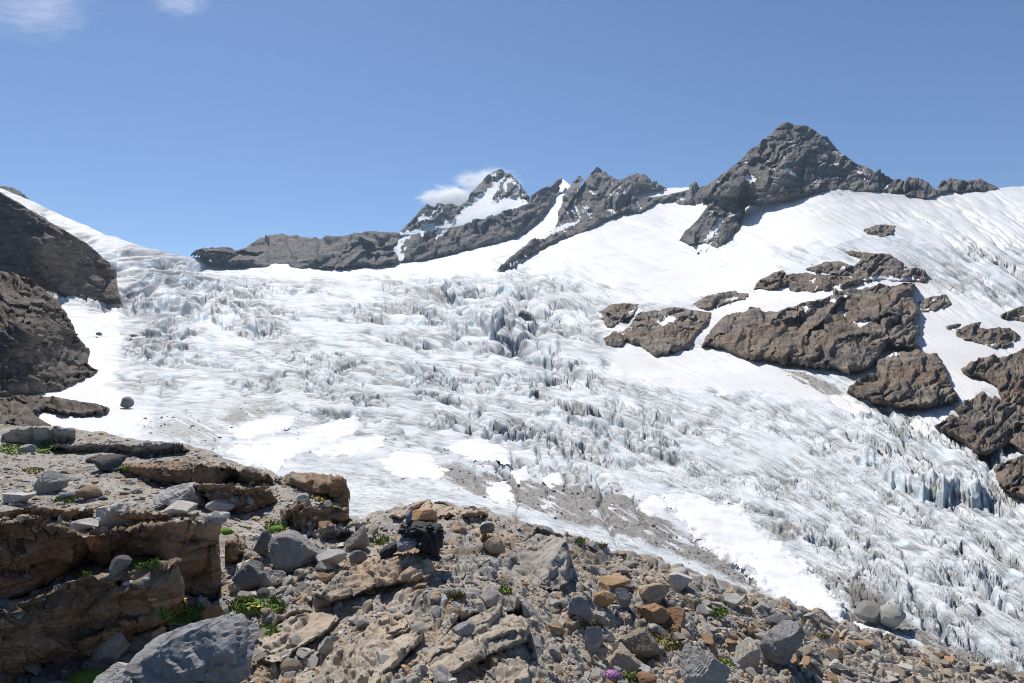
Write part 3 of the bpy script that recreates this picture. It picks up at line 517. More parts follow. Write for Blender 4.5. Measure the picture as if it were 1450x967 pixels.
# outcrops in the snow on the right
OUT = [
 ('small brown rock outcrop at the left end of the outcrop band, beside the icefall', [(848,440),(865,431),(885,428),(904,430),(900,442),(885,452),(870,463),(855,461)], 6),
 ('dark ribbed outcrop with a snow slot, left of the largest outcrop', [(853,476),(880,465),(890,460),(905,442),(930,436),(955,432),(985,437),(1009,440),(1006,455),(988,475),(976,492),(945,504),(925,503),(905,489),(886,481),(884,491),(866,491),(856,484)], 16),
 ('thin low outcrop in the snow above the gap between two large outcrops', [(980,430),(1000,418),(1040,411),(1059,415),(1056,424),(1020,432),(1000,436)], 6),
 ('brown stepped outcrop standing alone in snow above the largest outcrop', [(1065,411),(1075,395),(1095,384),(1110,381),(1115,388),(1140,385),(1190,388),(1222,394),(1218,402),(1185,409),(1150,413),(1115,413),(1117,406),(1085,409)], 10),
 ('topmost dark knobbly outcrop under the bare ice field', [(1188,356),(1205,353),(1230,356),(1258,358),(1281,371),(1278,381),(1300,377),(1316,390),(1311,399),(1280,399),(1250,396),(1218,399),(1204,390),(1150,385),(1140,379),(1165,371),(1188,368),(1208,374),(1218,365)], 11),
 ('largest outcrop, a broad brown hump with slanting ribs', [(991,488),(1000,470),(1020,450),(1035,440),(1065,436),(1100,438),(1120,428),(1165,420),(1200,409),(1225,404),(1245,400),(1265,400),(1300,402),(1294,414),(1298,428),(1304,440),(1306,460),(1300,480),(1306,491),(1280,493),(1257,490),(1247,502),(1232,521),(1205,529),(1180,521),(1150,519),(1130,516),(1110,513),(1075,509),(1045,503),(1023,492)], 30),
 ('small outcrop on the snow just right of the top of the largest outcrop', [(1300,426),(1320,418),(1340,415),(1348,428),(1330,438),(1305,443)], 5),
 ('rounded brown outcrop hump below the largest outcrop, above the ice edge', [(1196,551),(1215,536),(1240,526),(1240,510),(1265,497),(1300,494),(1328,499),(1336,512),(1350,545),(1362,566),(1340,571),(1310,578),(1275,577),(1240,569),(1215,561)], 18),
 ('low outcrop of brown boulders at the right edge, below the long snow shadow', [(1317,600),(1345,590),(1362,585),(1346,577),(1390,554),(1420,566),(1452,572),(1600,580),(1600,650),(1452,642),(1430,628),(1400,642),(1385,641),(1365,626),(1335,613)], 12),
 ('dark outcrop mass at the right edge beside the rounded hump', [(1358,520),(1375,510),(1410,503),(1435,500),(1452,488),(1600,470),(1600,590),(1452,578),(1420,572),(1410,546),(1395,536),(1370,531)], 14),
 ('two joined flat outcrops lying in the snow near the right edge', [(1352,466),(1375,456),(1391,454),(1387,462),(1405,465),(1430,462),(1446,475),(1430,489),(1405,494),(1395,489),(1370,483),(1354,476)], 6),
 ('small outcrop cut by the right edge of the picture, high in the snow', [(1413,446),(1450,430),(1600,415),(1600,460),(1452,456),(1430,453)], 5),
 ('dark rock window showing in the ice of the upper right snowfield', [(1223,324),(1240,317),(1269,319),(1266,331),(1247,336),(1228,331)], 8),
 ('dark rock below the ice front at the right edge', [(1404,660),(1425,650),(1452,640),(1600,640),(1600,720),(1452,708),(1430,700),(1414,686)], 8),
 ('tiny flat outcrop in the snow left of the two joined ones', [(1338,462),(1352,457),(1360,458),(1356,464),(1342,467)], 2.5),
]
OSNOW = {5: [[(1135,436),(1165,428),(1200,420),(1202,423),(1165,433),(1140,441)], [(1210,455),(1235,450),(1232,458),(1215,462)], [(1185,448),(1200,440),(1198,446)]], 1: [[(930,455),(950,445),(958,452),(938,462)]], 4: [[(1222,395),(1260,390),(1300,396),(1260,398)]], 7: [[(1250,505),(1275,500),(1268,507)]]}
for i, (lab, q, bulge) in enumerate(OUT):
    def dep(px, py, q=q, bulge=bulge):
        s = np.clip(sdist(q, px, py), 0, 40); return GD(px, py) - bulge * (0.6 + 0.9 * np.sqrt(s / 40.0))
    dm = float(GD(*np.array([np.mean(q, 0)]).T)[0])
    patch('rock_outcrop', q, dep, M_MID, 0.055 * dm + 3, 0.0075 * dm + 0.5, 40 + i * 7, 1.0, 4, bulge * 1.2, 3.2, lab, 'rock outcrop', dip=(-0.66, 0.67, 0.34), layer=0.5, snow=OSNOW.get(i), ribs=(0.035 * dm, 0.0018 * dm, -0.9), th=33, sp=7 + 0.35 * bulge, st=1.1, fs=0.30, dust=0.93)

# snow patches lying on the ice
for i, (lab, q, th) in enumerate(SP):
    a = np.array(q, float); PX, PY = np.meshgrid(np.arange(a[:, 0].min() - 4, a[:, 0].max() + 4, 1.3), np.arange(a[:, 1].min() - 4, a[:, 1].max() + 4, 1.0))
    D = GD(PX, PY); P = world(PX, PY, D); e = sdist(q, PX, PY) + (1.5 + 0.03 * np.ptp(a[:, 0])) * fbm2(PX / 18, PY / 9, 3, 400 + i)
    P[..., 2] += th * 0.45 * np.sqrt(np.clip(e / 12, 0, 1)) + 0.25 * fbm2(P[..., 0] / 6, P[..., 1] / 6, 3, 430) - 0.12 * (e < 0) * np.minimum(-e, 3) * D / 100
    tag(link('snow_patch', grid_mesh('snow_patch', P, M_SNOW, e > -2.5)), lab, 'snow patch')

# ------------------------------------------------------------------ foreground: rubble covered rock shoulder
FG = rbf([(-150,598,19),(0,600,20),(100,608,19),(200,622,17),(330,652,14.5),(385,668,13),(440,690,11),(500,728,8.6),
 (-150,700,9),(0,640,15),(150,650,13.2),(300,690,10.5),(0,690,10.5),(150,700,9.7),(250,712,9.2),(400,735,8.4),(480,748,7.8),
 (0,735,7.9),(100,735,7.9),(200,738,7.8),(310,745,7.7),(0,850,5.5),(100,830,5.7),(240,800,6.1),(310,830,5.8),(350,800,6.4),(420,800,6.3),
 (0,967,4.25),(180,935,4.5),(300,880,5.1),(380,860,5.3),(330,940,4.3),(270,990,3.85),(0,1040,3.8),(300,1060,3.3),
 (450,900,4.5),(520,800,6.0),(600,860,4.75),(620,790,6.1),(600,711,8.6),(540,745,7.4),(560,722,8.2),(700,727,8.2),(750,745,7.8),(750,800,6.1),(750,880,4.7),(600,967,3.55),(750,967,3.75),
 (850,778,7.7),(850,850,5.8),(850,967,4.2),(950,812,7.5),(950,870,5.9),(950,967,4.6),(1100,852,7.6),(1100,900,6.3),(1100,967,5.1),(1200,876,7.9),(1200,967,5.8),(1300,912,7.7),(1300,967,6.4),(1450,956,7.3),(1450,1000,6.4),(1600,1000,7),
 (600,1060,2.9),(900,1060,3.5),(1200,1060,4.5),(1450,1075,5.2),(1620,1100,5.5)], 'lin', 0.03)
CREST = [(-160,598),(0,600),(60,604),(110,610),(200,620),(265,632),(330,652),(385,668),(420,684),(460,708),(490,724),(510,733),(530,727),(560,716),(600,710),(640,712),(690,722),(740,740),(790,752),(830,765),(870,780),(930,800),(1000,825),(1080,845),(1140,862),(1200,876),(1230,892),(1290,910),(1350,928),(1420,948),(1450,957),(1610,1000)]
BED = [[(820,900),(900,880),(1000,900),(1080,940),(1060,1060),(860,1060)], [(650,740),(720,745),(830,790),(800,850),(690,800)], [(400,870),(560,750),(600,745),(640,790),(720,830),(790,850),(800,900),(770,1060),(340,1060),(360,910)], [(720,820),(735,765),(760,750),(805,757),(800,830)], [(520,735),(600,708),(640,712),(700,725),(640,735),(540,745)],
       [(1130,870),(1200,872),(1460,955),(1460,1000),(1250,967),(1180,920),(1110,890)], [(870,775),(930,798),(1080,842),(1040,850),(930,830),(850,800)]]
LEDGES = [  # label, category, polygon, depth points, material, relief size, relief, roll px, roll m, dip
 ('long dark grey rock slab on the crest at the upper left corner of the ledges', 'rock slab', [(2,613),(20,606),(60,605),(100,607),(107,614),(105,628),(60,633),(10,626)], [(5,626,14.5),(105,628,14.2),(10,610,15),(100,610,14.9)], M_GLEDGE, .7, .16, 4, .8, (0, -0.1, 1)),
 ('low layered grey rock rib running along the crest right of the grey slab', 'rock rib', [(60,634),(110,627),(150,624),(190,621),(255,628),(278,638),(255,646),(200,647),(150,642),(100,641)], [(60,636,12.8),(255,646,12.2),(110,627,14.2),(255,628,14.2)], M_GLEDGE, .5, .16, 4, .6, (0.1, -0.1, 1)),
 ('brown overhanging ledge with a shadowed front, uppermost of the brown ledges', 'rock ledge', [(166,664),(195,655),(250,650),(310,655),(332,658),(340,666),(336,680),(300,690),(260,691),(228,688),(192,676)], [(170,668,9.6),(230,690,9.4),(300,692,9.3),(190,664,9.6),(335,672,9.5),(200,655,10.8),(320,655,10.9)], M_LEDGE, .6, .16, 5, .8, (0, -0.1, 1)),
 ('rusty brown rock block on the crest right of the uppermost brown ledge', 'rock block', [(318,668),(345,662),(375,667),(388,676),(390,690),(374,697),(350,692),(332,684)], [(330,684,9.4),(385,694,9.2),(345,672,9.4),(380,676,9.3),(355,663,10.6)], M_LEDGE, .5, .14, 4, .7, (0.1, -0.1, 1)),
 ('rust brown ledge with two humps, just above the flat grey slab', 'rock ledge', [(262,692),(285,684),(328,682),(342,692),(362,687),(385,696),(397,709),(372,722),(345,730),(325,724),(285,713)], [(270,700,8.2),(340,728,7.9),(395,712,8.0),(290,692,8.2),(325,690,8.2),(362,695,8.0),(330,682,9.2)], M_LEDGE, .5, .16, 5, .8, (0, -0.1, 1)),
 ('gravel topped brown ledge ending in a corner over the ice', 'rock ledge', [(386,676),(410,668),(440,667),(470,670),(490,678),(496,688),(495,718),(480,716),(455,704),(425,698),(400,690)], [(400,690,9.2),(450,704,9.0),(494,716,8.9),(400,680,9.3),(490,688,9.0),(440,668,11.0),(480,673,10.2)], M_LEDGE, .5, .16, 5, 1.0, (0.05, -0.1, 1)),
 ('broken dark ledge under the corner ledge, above the pale block', 'rock ledge', [(395,718),(425,710),(450,716),(475,712),(492,718),(500,736),(496,748),(465,752),(446,768),(430,752),(405,742)], [(400,738,7.9),(446,766,7.4),(496,746,7.5),(430,720,7.9),(490,722,7.6),(450,714,8.5)], M_LEDGE, .4, .22, 5, .7, (0.05, -0.1, 1)),
 ('big smooth brown rock face in shade at the left edge', 'rock ledge', [(-150,745),(-60,738),(0,738),(30,730),(60,733),(85,742),(108,752),(126,775),(118,792),(95,812),(60,835),(0,856),(-150,866)], [(0,850,5.75),(100,805,5.85),(0,752,5.95),(100,760,6.0),(-150,860,5.6),(-150,750,5.8),(30,732,6.7),(-80,738,6.5)], M_LEDGE, .9, .17, 7, .8, (0.1, -0.15, 1)),
 ('brown ledge block with a dark overhang and a sheer right corner', 'rock ledge', [(100,760),(150,752),(200,741),(260,732),(300,734),(310,742),(312,780),(318,820),(316,852),(300,862),(255,845),(235,815),(225,790),(180,790),(140,800),(118,790)], [(120,792,6.0),(200,790,6.0),(300,850,5.55),(316,850,5.6),(310,745,6.0),(200,755,6.15),(130,765,6.15),(250,735,6.9),(300,736,6.6),(240,800,5.9)], M_LEDGE, .8, .2, 6, .9, (0.3, -0.15, 1)),
 ('layered dark brown ledge front, lowest of the ledges at the left edge', 'rock ledge', [(-150,890),(0,866),(40,850),(75,836),(120,812),(180,803),(240,797),(262,815),(262,845),(240,862),(232,880),(200,895),(160,915),(130,930),(90,950),(50,972),(0,1000),(-150,1030)], [(0,985,4.55),(130,925,4.75),(240,862,5.2),(0,880,4.85),(75,845,4.95),(180,815,5.15),(250,805,5.3),(0,866,5.2),(100,822,5.4),(240,797,5.75),(-150,900,4.7),(-150,1020,4.3)], M_LEDGE, .7, .24, 7, .7, (0.35, -0.15, 1)),
 ('thin layered tan rock band along the back of the smooth brown face', 'rock layer', [(-150,724),(0,720),(60,715),(150,720),(235,727),(262,735),(205,741),(120,737),(60,734),(0,738),(-150,744)], 0, M_LEDGE, .5, .14, 4, .5, (0.1, -0.1, 1)),
 ('slanting rock layer jutting from the lowest ledge front, nearest the largest boulder', 'rock layer', [(105,908),(150,890),(200,870),(240,852),(264,846),(268,858),(238,884),(190,903),(140,926),(112,930)], 0, M_LEDGE, .4, .14, 4, .4, (0.35, -0.15, 1)),
 ('slanting rock layer jutting from the lowest ledge front at the left edge', 'rock layer', [(-150,950),(0,912),(50,893),(95,878),(104,884),(100,896),(50,918),(0,940),(-150,985)], 0, M_LEDGE, .4, .14, 4, .4, (0.35, -0.15, 1)),
 ('small brown block beside the sheer corner of the overhung ledge block', 'rock block', [(318,762),(338,756),(352,772),(348,798),(330,808),(318,800)], 0, M_LEDGE, .4, .14, 4, .4, (0.1, -0.1, 1)),
 ('short dark rock step under the broken dark ledge', 'rock step', [(438,750),(470,742),(500,748),(506,760),(475,772),(445,770)], 0, M_GLEDGE, .4, .14, 4, .4, (0.1, -0.1, 1)),
 ('tan grey slab rib with parallel cracks just below the backpack', 'rock slab', [(440,842),(480,812),(520,790),(560,774),(592,763),(604,774),(618,800),(610,816),(590,826),(560,823),(515,836),(470,852)], [(440,845,5.1),(515,836,5.2),(600,820,5.35),(592,766,6.0),(520,795,5.7),(560,800,5.5),(480,830,5.2)], M_SLAB, .5, .19, 5, .45, (-0.57, 0.8, 0.15)),
 ('smooth tan slab tilting to the left above the large grey boulder', 'rock slab', [(361,928),(364,908),(385,888),(410,872),(440,860),(475,862),(482,872),(466,890),(440,912),(412,928),(385,938)], [(365,930,4.35),(410,928,4.3),(466,890,4.6),(440,862,5.1),(385,888,4.85),(480,868,4.95)], M_SLAB, .6, .10, 5, .4, (-0.57, 0.8, 0.15)),
 ('broad cracked tan slab in the bottom middle, left of the narrow dark gap', 'rock slab', [(425,1000),(440,960),(462,928),(500,896),(545,868),(574,868),(582,884),(602,888),(598,905),(575,930),(545,960),(520,1000)], [(440,990,3.7),(500,985,3.65),(590,905,4.15),(574,870,4.7),(500,896,4.5),(462,928,4.2),(530,930,4.0)], M_SLAB, .55, .17, 5, .4, (-0.57, 0.8, 0.15)),
 ('grey tan slab with a small stone on top, right of the narrow dark gap', 'rock slab', [(592,955),(604,922),(635,890),(668,868),(705,862),(742,866),(752,884),(746,902),(720,917),(680,937),(640,957),(605,972)], [(600,965,3.75),(680,937,3.95),(746,900,4.3),(742,868,4.75),(668,870,4.65),(604,925,4.15),(660,905,4.2)], M_SLAB, .55, .15, 5, .4, (-0.57, 0.8, 0.15)),
 ('grey furrowed rock hump with a black shadowed right end', 'rock hump', [(714,818),(722,790),(735,766),(760,751),(785,752),(802,758),(808,776),(806,800),(803,822),(785,838),(750,828)], [(716,818,5.9),(785,838,5.55),(803,820,5.6),(806,775,6.2),(760,753,7.0),(735,770,6.7),(765,795,6.0)], M_GLEDGE, .5, .17, 5, .6, (-0.6, 0.75, 0.2)),
 ('grey slab at the bottom edge right of the middle slabs', 'rock slab', [(660,1000),(680,962),(705,938),(735,924),(750,934),(752,970),(745,1000)], [(670,1000,3.45),(745,1000,3.45),(735,926,4.1),(700,945,3.9)], M_SLAB, .5, .15, 5, .4, (-0.57, 0.8, 0.15)),
 ('flat tan rock crest behind the backpack, highest of the middle rocks', 'rock rib', [(548,727),(570,718),(600,709),(640,711),(680,719),(700,727),(660,731),(610,732),(570,735)], [(550,729,7.6),(660,731,7.7),(570,735,7.5),(600,710,8.7),(690,724,8.2)], M_SLAB, .4, .10, 4, .6, (-0.3, -0.2, 1)),
]
def ground():
    px1 = np.arange(-155, 1606, 1.7); nr = 270
    t = np.linspace(0, 1, nr)[:, None]; top = pl(CREST, px1) + 1.6 * fbm2(px1 / 14, px1 * 0, 4, 77)
    PX = np.broadcast_to(px1, (nr, len(px1))).copy(); PY = top + (np.maximum(top + 60, 1050) - top) * t
    D = FG(PX, PY)
    for iq, q in enumerate(LEDGES): D = D * (1 + (0.0 if 9 < iq < 15 else 0.07) * sstep(3, 14, sdist(q[2], PX, PY)))
    P = world(PX, PY, D); X, Y = P[..., 0], P[..., 1]
    bed = np.zeros(PX.shape)
    for q in BED: bed = np.maximum(bed, sstep(-14, 14, sdist(q, PX, PY) + 14 * fbm2(PX / 30, PY / 30, 3, 500)))
    bed = np.clip(bed * sstep(-0.5, 0.1, fbm2(X / 0.9, Y / 0.9, 3, 505)), 0, 1)
    h = 0.08 * fbm2(X / 1.6, Y / 1.6, 3, 501) + 0.012 * fbm2(X / 0.25, Y / 0.25, 3, 504)
    shade = np.zeros(PX.shape); dY = np.abs(np.gradient(D, axis=0)) + D / F * 1.7
    for sc, hg, sdn in ((0.17, 0.055, 601), (0.075, 0.028, 602)):
        wxn = X + 0.25 * sc * noise2(X / sc, Y / sc, sdn + 7); wyn = Y + .25 * sc * noise2(X / sc + 9, Y / sc, sdn + 8)
        d1, d2, cid, ox, oy = voronoi(wxn / sc, wyn / (sc * 0.9), sdn); hg = hg * sstep(1.6, 4.0, sc / dY)
        r = (cid & 1023) / 1023.0; tx = ((cid >> 10) & 255) / 127.5 - 1; ty = ((cid >> 18) & 255) / 127.5 - 1
        dome = np.clip((d2 - d1) / 0.22, 0, 1) ** 0.6
        keepc = r > 0.35
        h = h + (1 - bed) * hg * dome * np.where(keepc, 0.4 + r, 0.15) * (1 + 0.55 * (tx * ox + ty * oy))
        shade = np.where(keepc if sc > .1 else np.ones_like(keepc), ((cid >> 5) & 4095) / 4095.0, shade) if sc > .1 else np.where(shade == 0, ((cid >> 5) & 4095) / 4095.0, shade)
    rr = rock_relief(P, 1.0, 0.03, 777, (-0.57, 0.8, 0.15), 0.5)
    P[..., 2] += h + bed * rr
    fa = 0; WX = PX + 7 * noise2(PX / 30, PY / 22, 520)
    for kk, (w_, a_) in enumerate(((34, 1.0), (15, 0.6), (7, 0.35))):
        ua = (WX * .59 - PY * .81) / (w_ * 2.1); ub = (PY * .81 + WX * .59) / (w_ * 0.8); d1, d2, cid, ox, oy = voronoi(ua + .3 * noise2(PX / w_, PY / w_, 521), ub, 522 + kk)
        fa = fa + a_ * w_ * ((cid & 1023) / 1023.0 - 0.5 + 1.2 * (((cid >> 10) & 255) / 127.5 - 1) * ox - 1.2 * (0.3 + ((cid >> 18) & 255) / 255.0) * oy - 0.5 * np.exp(-((d2 - d1) / 0.07) ** 2))
    P[..., 2] += bed * fa * 0.24 * D / F
    soil = (1 - bed) * sstep(0.25, 0.6, fbm2(X / 0.7, Y / 0.7, 4, 510)) * 0.7
    at = np.stack([(1 - bed), shade, soil, np.ones(PX.shape)], -1)
    back = [P[0] + np.array([0, 0.12 * k, -0.06 * k * k]) for k in range(8, 0, -1)]
    P = np.concatenate([np.array(back), P]); at = np.concatenate([np.repeat(at[:1], 8, 0), at])
    o = link('ground', grid_mesh('ground', P, M_GROUND, None, at)); tag(o, 'stony shoulder of rubble and bare rock in the foreground', None, None, 'structure')
    GROUND_CHECK.append(o)
ground()

EDGES = {0: ([(0,608),(50,607),(107,610)], .02), 1: ([(60,636),(120,631),(200,630),(280,634)], .02), 2: ([(165,662),(250,664),(300,660),(340,666)], .03), 3: ([(318,670),(345,666),(390,676)], .02), 4: ([(262,690),(290,688),(330,684),(345,694),(362,689),(397,704)], .03),
 5: ([(386,684),(440,684),(480,682),(497,690)], .02), 6: ([(395,724),(430,716),(475,716),(500,730)], .03), 7: ([(-150,745),(0,738),(40,736),(85,748),(126,772)], .05), 8: ([(100,764),(160,758),(200,748),(260,738),(312,742)], .07), 9: ([(-150,900),(0,864),(60,838),(120,815),(180,807),(262,800)], .05),
 10: ([(-150,730),(0,726),(60,720),(150,725),(262,735)], .02), 11: ([(105,912),(200,874),(268,850)], .03), 12: ([(-150,955),(0,917),(104,884)], .03), 13: ([(318,772),(352,776)], .03), 14: ([(438,754),(470,747),(506,754)], .03)}
for i, (lab, cat, q, dp, mt, sz, am, rl, rm, dip) in enumerate(LEDGES):
    patch(cat.replace(' ', '_'), q, dp, mt, sz, am * 0.7, 700 + i * 9, 1.2, rl * 0.62, rm * (1 if i < 15 else 1.3), 1.6, lab, cat, clamp=FG, dip=dip, layer=0.5 if i < 15 else 0.3, blocky=0.35, keepbvh=True, edge=EDGES[i][0] if i in EDGES else None, over=EDGES[i][1] if i in EDGES else 0, th=(-4, -3, 2, 5, 3, 4, 6, 8, 12, 14, 3, 14, 14, 5, 5)[i] if i < 15 else 36, sp=30 if i in (7, 8, 9) or i > 14 else 16, fs=0.30 if i < 15 else 0.2, st=0.9)

# ------------------------------------------------------------------ loose stones
bpy.context.view_layer.update()
_v = []; _f = []
for o in GROUND_CHECK:
    me = o.data; n = len(me.vertices); co = np.empty(n * 3, np.float32); me.vertices.foreach_get('co', co)
    li = np.empty(len(me.loops), np.int32); me.loops.foreach_get('vertex_index', li)
    _f.append(li.reshape(-1, 4) + sum(len(a) for a in _v)); _v.append(co.reshape(-1, 3))
BVH = BVHTree.FromPolygons(np.concatenate(_v).tolist(), np.concatenate(_f).tolist())
def sight(px, py):
    d = Vector(((px - CX) / F, 1.0, (HY - py) / F)).normalized(); h = BVH.ray_cast(Vector((0, 0, 0)), d, 60)
    return (h[0], h[1]) if h[0] is not None else (None, None)
def ico(sub):
    import bmesh
    bm = bmesh.new(); bmesh.ops.create_icosphere(bm, subdivisions=sub, radius=1.0)
    V = np.array([v.co[:] for v in bm.verts]); T = np.array([[v.index for v in f.verts] for f in bm.faces]); bm.free(); return V, T
ICO = {k: ico(k) for k in (1, 2, 3, 5)}
def stone_shape(sub, seed, ncut=9, rough=0.06, cutmin=0.55, cutmax=0.85):
    V, T = ICO[sub]; r = np.random.RandomState(seed); V = V.copy()
    for _ in range(ncut):
        n = r.normal(size=3); n /= np.linalg.norm(n); c = r.uniform(cutmin, cutmax); d = V @ n
        V = V - np.where(d > c, d - c, 0)[:, None] * n
    V *= (1 + rough * fbm3(V * 1.6 + seed, 4 if sub > 2 else 2, seed))[:, None]
    V -= (V.max(0) + V.min(0)) / 2; V /= (V.max(0) - V.min(0)) / 2
    return V, T
GREY, PALE, DARK, TAN, RUST, BROWN = (0.35, 0.33, 0.30), (0.48, 0.46, 0.425), (0.13, 0.125, 0.12), (0.42, 0.35, 0.265), (0.38, 0.245, 0.14), (0.28, 0.20, 0.13)
# label, px centre, py base, width, height, colour, turn, tilt
B = [('largest grey boulder, cracked, at the bottom edge below the grass', 272,1002,178,118,(0.24,0.245,0.255),.2,0),
 ('pyramid shaped grey boulder with a brown shaded front, in the hollow right of the ledges', 413,812,82,56,(0.27,0.265,0.26),.5,0),
 ('dark grey slab leaning upright against the left side of the pyramid shaped boulder', 371,790,32,38,(0.16,0.16,0.16),.8,.3),
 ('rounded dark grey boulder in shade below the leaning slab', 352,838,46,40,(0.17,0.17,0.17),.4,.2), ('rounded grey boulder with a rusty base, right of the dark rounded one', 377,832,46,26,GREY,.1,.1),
 ('pale square block with a tan front, left of the backpack', 505,779,40,36,(0.33,0.30,0.27),.3,0), ('pale flat rock sticking out right of the pyramid shaped boulder', 463,800,46,18,(0.36,0.36,0.355),.2,0),
 ('pale grey boulder with a flat top on the left terrace', 249,719,68,34,PALE,.3,0), ('smaller pale grey stone at the front of the flat topped boulder', 251,731,44,18,PALE,.9,0),
 ('flat pale grey slab below the two humped rust ledge', 312,728,46,20,PALE,.1,.15), ('whitish flat stone in front of the flat pale slab', 304,736,36,9,(0.42,0.42,0.41),.6,0),
 ('pale grey wedge shaped boulder above the dark overhang', 157,748,60,34,PALE,.6,0), ('pale low stone left of the wedge shaped boulder', 116,752,36,16,PALE,.2,0),
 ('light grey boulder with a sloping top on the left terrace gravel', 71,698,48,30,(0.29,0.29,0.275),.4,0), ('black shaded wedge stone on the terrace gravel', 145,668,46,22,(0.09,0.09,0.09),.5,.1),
 ('small dark stone behind the black wedge stone', 129,655,22,11,DARK,.2,0), ('bluish grey flat stone beside a brown stone on the terrace', 94,707,30,11,(0.25,0.27,0.30),.1,.2), ('brown faceted stone right of the bluish flat stone', 125,708,36,19,BROWN,.3,0),
 ('grey stone between two grass patches at the upper left', 36,641,24,11,GREY,.8,0), ('pale grey long stone at the left edge of the terrace', 18,713,44,14,PALE,.2,0),
 ('orange brown upright stone above the largest boulder, beside the grass', 300,885,27,27,(0.30,0.19,0.10),.5,0), ('orange flat slab of rock standing behind the backpack', 597,742,46,19,(0.40,0.24,0.12),.2,0),
 ('brown rounded stone sitting on the smooth tan slab', 457,863,28,21,(0.25,0.20,0.155),.7,0), ('little dark stone next to the brown rounded stone', 461,846,13,8,DARK,.7,0), ('pointed grey stone standing in gravel left of the broad cracked slab', 459,930,24,28,GREY,.9,.2),
 ('pale square stone perched on the broken dark ledge', 427,716,21,14,(0.36,0.34,0.31),.1,0), ('dark narrow slab stone below the pale square block', 507,800,28,20,(0.2,0.2,0.2),.7,.5),
 ('grey boulder with a shadowed right side among the right hand rubble', 822,880,40,34,(0.24,0.245,0.25),.6,0), ('grey stone touching the right side of the rubble boulder', 847,884,24,18,GREY,.1,0),
 ('orange faceted stone uphill of the grey rubble boulder', 858,862,34,24,(0.37,0.24,0.12),.7,0), ('dark grey upright stone right of the orange faceted stone', 882,864,24,28,(0.19,0.19,0.19),.3,.2),
 ('tan rock with a flat top and shaded front in the right hand rubble', 925,858,58,28,(0.36,0.29,0.2),.1,0), ('long rusty slab below the flat topped tan rock', 925,882,56,22,(0.31,0.19,0.10),.15,.05), ('rusty block with a black shaded side at the end of the long rusty slab', 958,893,36,28,(0.30,0.18,0.095),.5,0),
 ('narrow grey rock rising from the gravel left of the purple flowers', 840,938,28,48,(0.27,0.27,0.27),.2,.2), ('dark sided rough boulder above the tan block', 908,942,58,46,(0.22,0.19,0.155),.6,0), ('tan square block beside the purple flowers', 884,955,54,34,(0.33,0.28,0.22),.35,0),
 ('large pale grey rock at the bottom edge right of the tan block', 997,998,74,72,(0.37,0.36,0.335),.55,.35), ('grey boulder with a black shaded right side on the right slope', 1112,944,66,58,(0.24,0.24,0.245),.4,0), ('dark boulder just uphill of the black sided boulder', 1108,893,46,20,(0.13,0.13,0.135),.1,0),
 ('pale tan stone left of the black sided boulder', 1058,950,44,34,(0.36,0.33,0.285),.4,0), ('tan stone on gravel above the small dark grass patch', 1036,905,24,14,TAN,.2,0), ('small orange stone near the edge of the long snow tongue', 1059,871,15,11,(0.38,0.26,0.13),.2,0),
 ('grey stone with a flat top in the gravel of the middle slope', 694,860,32,22,GREY,.9,0), ('thin grey stone plate lying on the grey tan slab', 657,898,36,16,(0.28,0.275,0.27),.3,.15), ('rust stone at the bottom edge right of the purple flowers', 916,972,34,16,(0.26,0.15,0.09),.1,0), ('little white stone above the rust stone at the bottom edge', 913,957,20,13,(0.44,0.43,0.42),.4,0),
 ('grey stone left of the largest boulder, upper one of the pair', 148,938,52,40,GREY,.6,0), ('pale flat rock at the bottom edge touching the largest boulder', 158,992,72,42,PALE,.3,.1), ('small tan rock above the top left of the largest boulder', 208,912,46,22,(0.33,0.27,0.20),.2,0), ('grey stone behind the upper left side of the largest boulder', 186,922,34,18,GREY,.1,0),
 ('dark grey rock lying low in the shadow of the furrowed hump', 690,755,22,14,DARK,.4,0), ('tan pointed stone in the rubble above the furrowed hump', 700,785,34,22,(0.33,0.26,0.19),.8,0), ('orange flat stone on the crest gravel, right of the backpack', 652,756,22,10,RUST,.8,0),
 ('rust coloured slab lying flat below the crest of the right slope', 868,835,62,14,(0.38,0.26,0.15),.1,0), ('grey stone half buried on the right slope below the crest', 1040,862,28,18,PALE,.1,0), ('pale grey rock on the crest where the right slope begins', 965,838,34,24,PALE,.5,0)]
def stone_mesh(name, V, T, col, smooth=False):
    return build_mesh(name, V, T, M_STONE, np.tile(np.array([*col, 1.0]), (len(V), 1)), smooth)
for i, (lab, px, py, w, h, col, turn, tilt) in enumerate(B):
    p, n = sight(px, min(py, 1040))
    if p is None: p = Vector(world(np.array([px]), np.array([py]), FG(np.array([px]), np.array([py])))[0])
    D = p.y; a, b = w / F * D / 2, h / F * D / 2
    V, T = stone_shape(5 if w * h > 900 else 3, 900 + i * 3, 16 if i == 0 else 13 if w > 40 else 9, 0.05, .58 if i == 0 else .42, .9 if i == 0 else .84)
    if w * h > 900:
        n3 = rock_relief(V * 0.5 + i * 3.1, 0.9, 0.10, i, (0.5, -.4, 1), .5, .8) * (1.6 if i == 0 else 1); nn = V / (np.linalg.norm(V, axis=1)[:, None] + 1e-9); V = V + nn * n3[:, None]
    ta = (turn - 0.5) * 1.2
    R = np.array(Matrix.Rotation(tilt, 3, 'Y') @ Matrix.Rotation(ta, 3, 'Z'))
    V = V * np.array([1, 1, 1.0]); V = V @ R.T; V /= np.abs(V).max(0)
    V = V * np.array([a, min(a * 0.8, b * 1.6 + a * .2), b * 1.12])
    o = link('boulder', stone_mesh('boulder', V, T, col, False), None)
    o.location = (p.x, p.y + a * 0.35, p.z + b * 0.92)
    tag(o, lab, 'boulder' if w > 30 else 'stone')
    if w <= 30: o.name = 'stone'
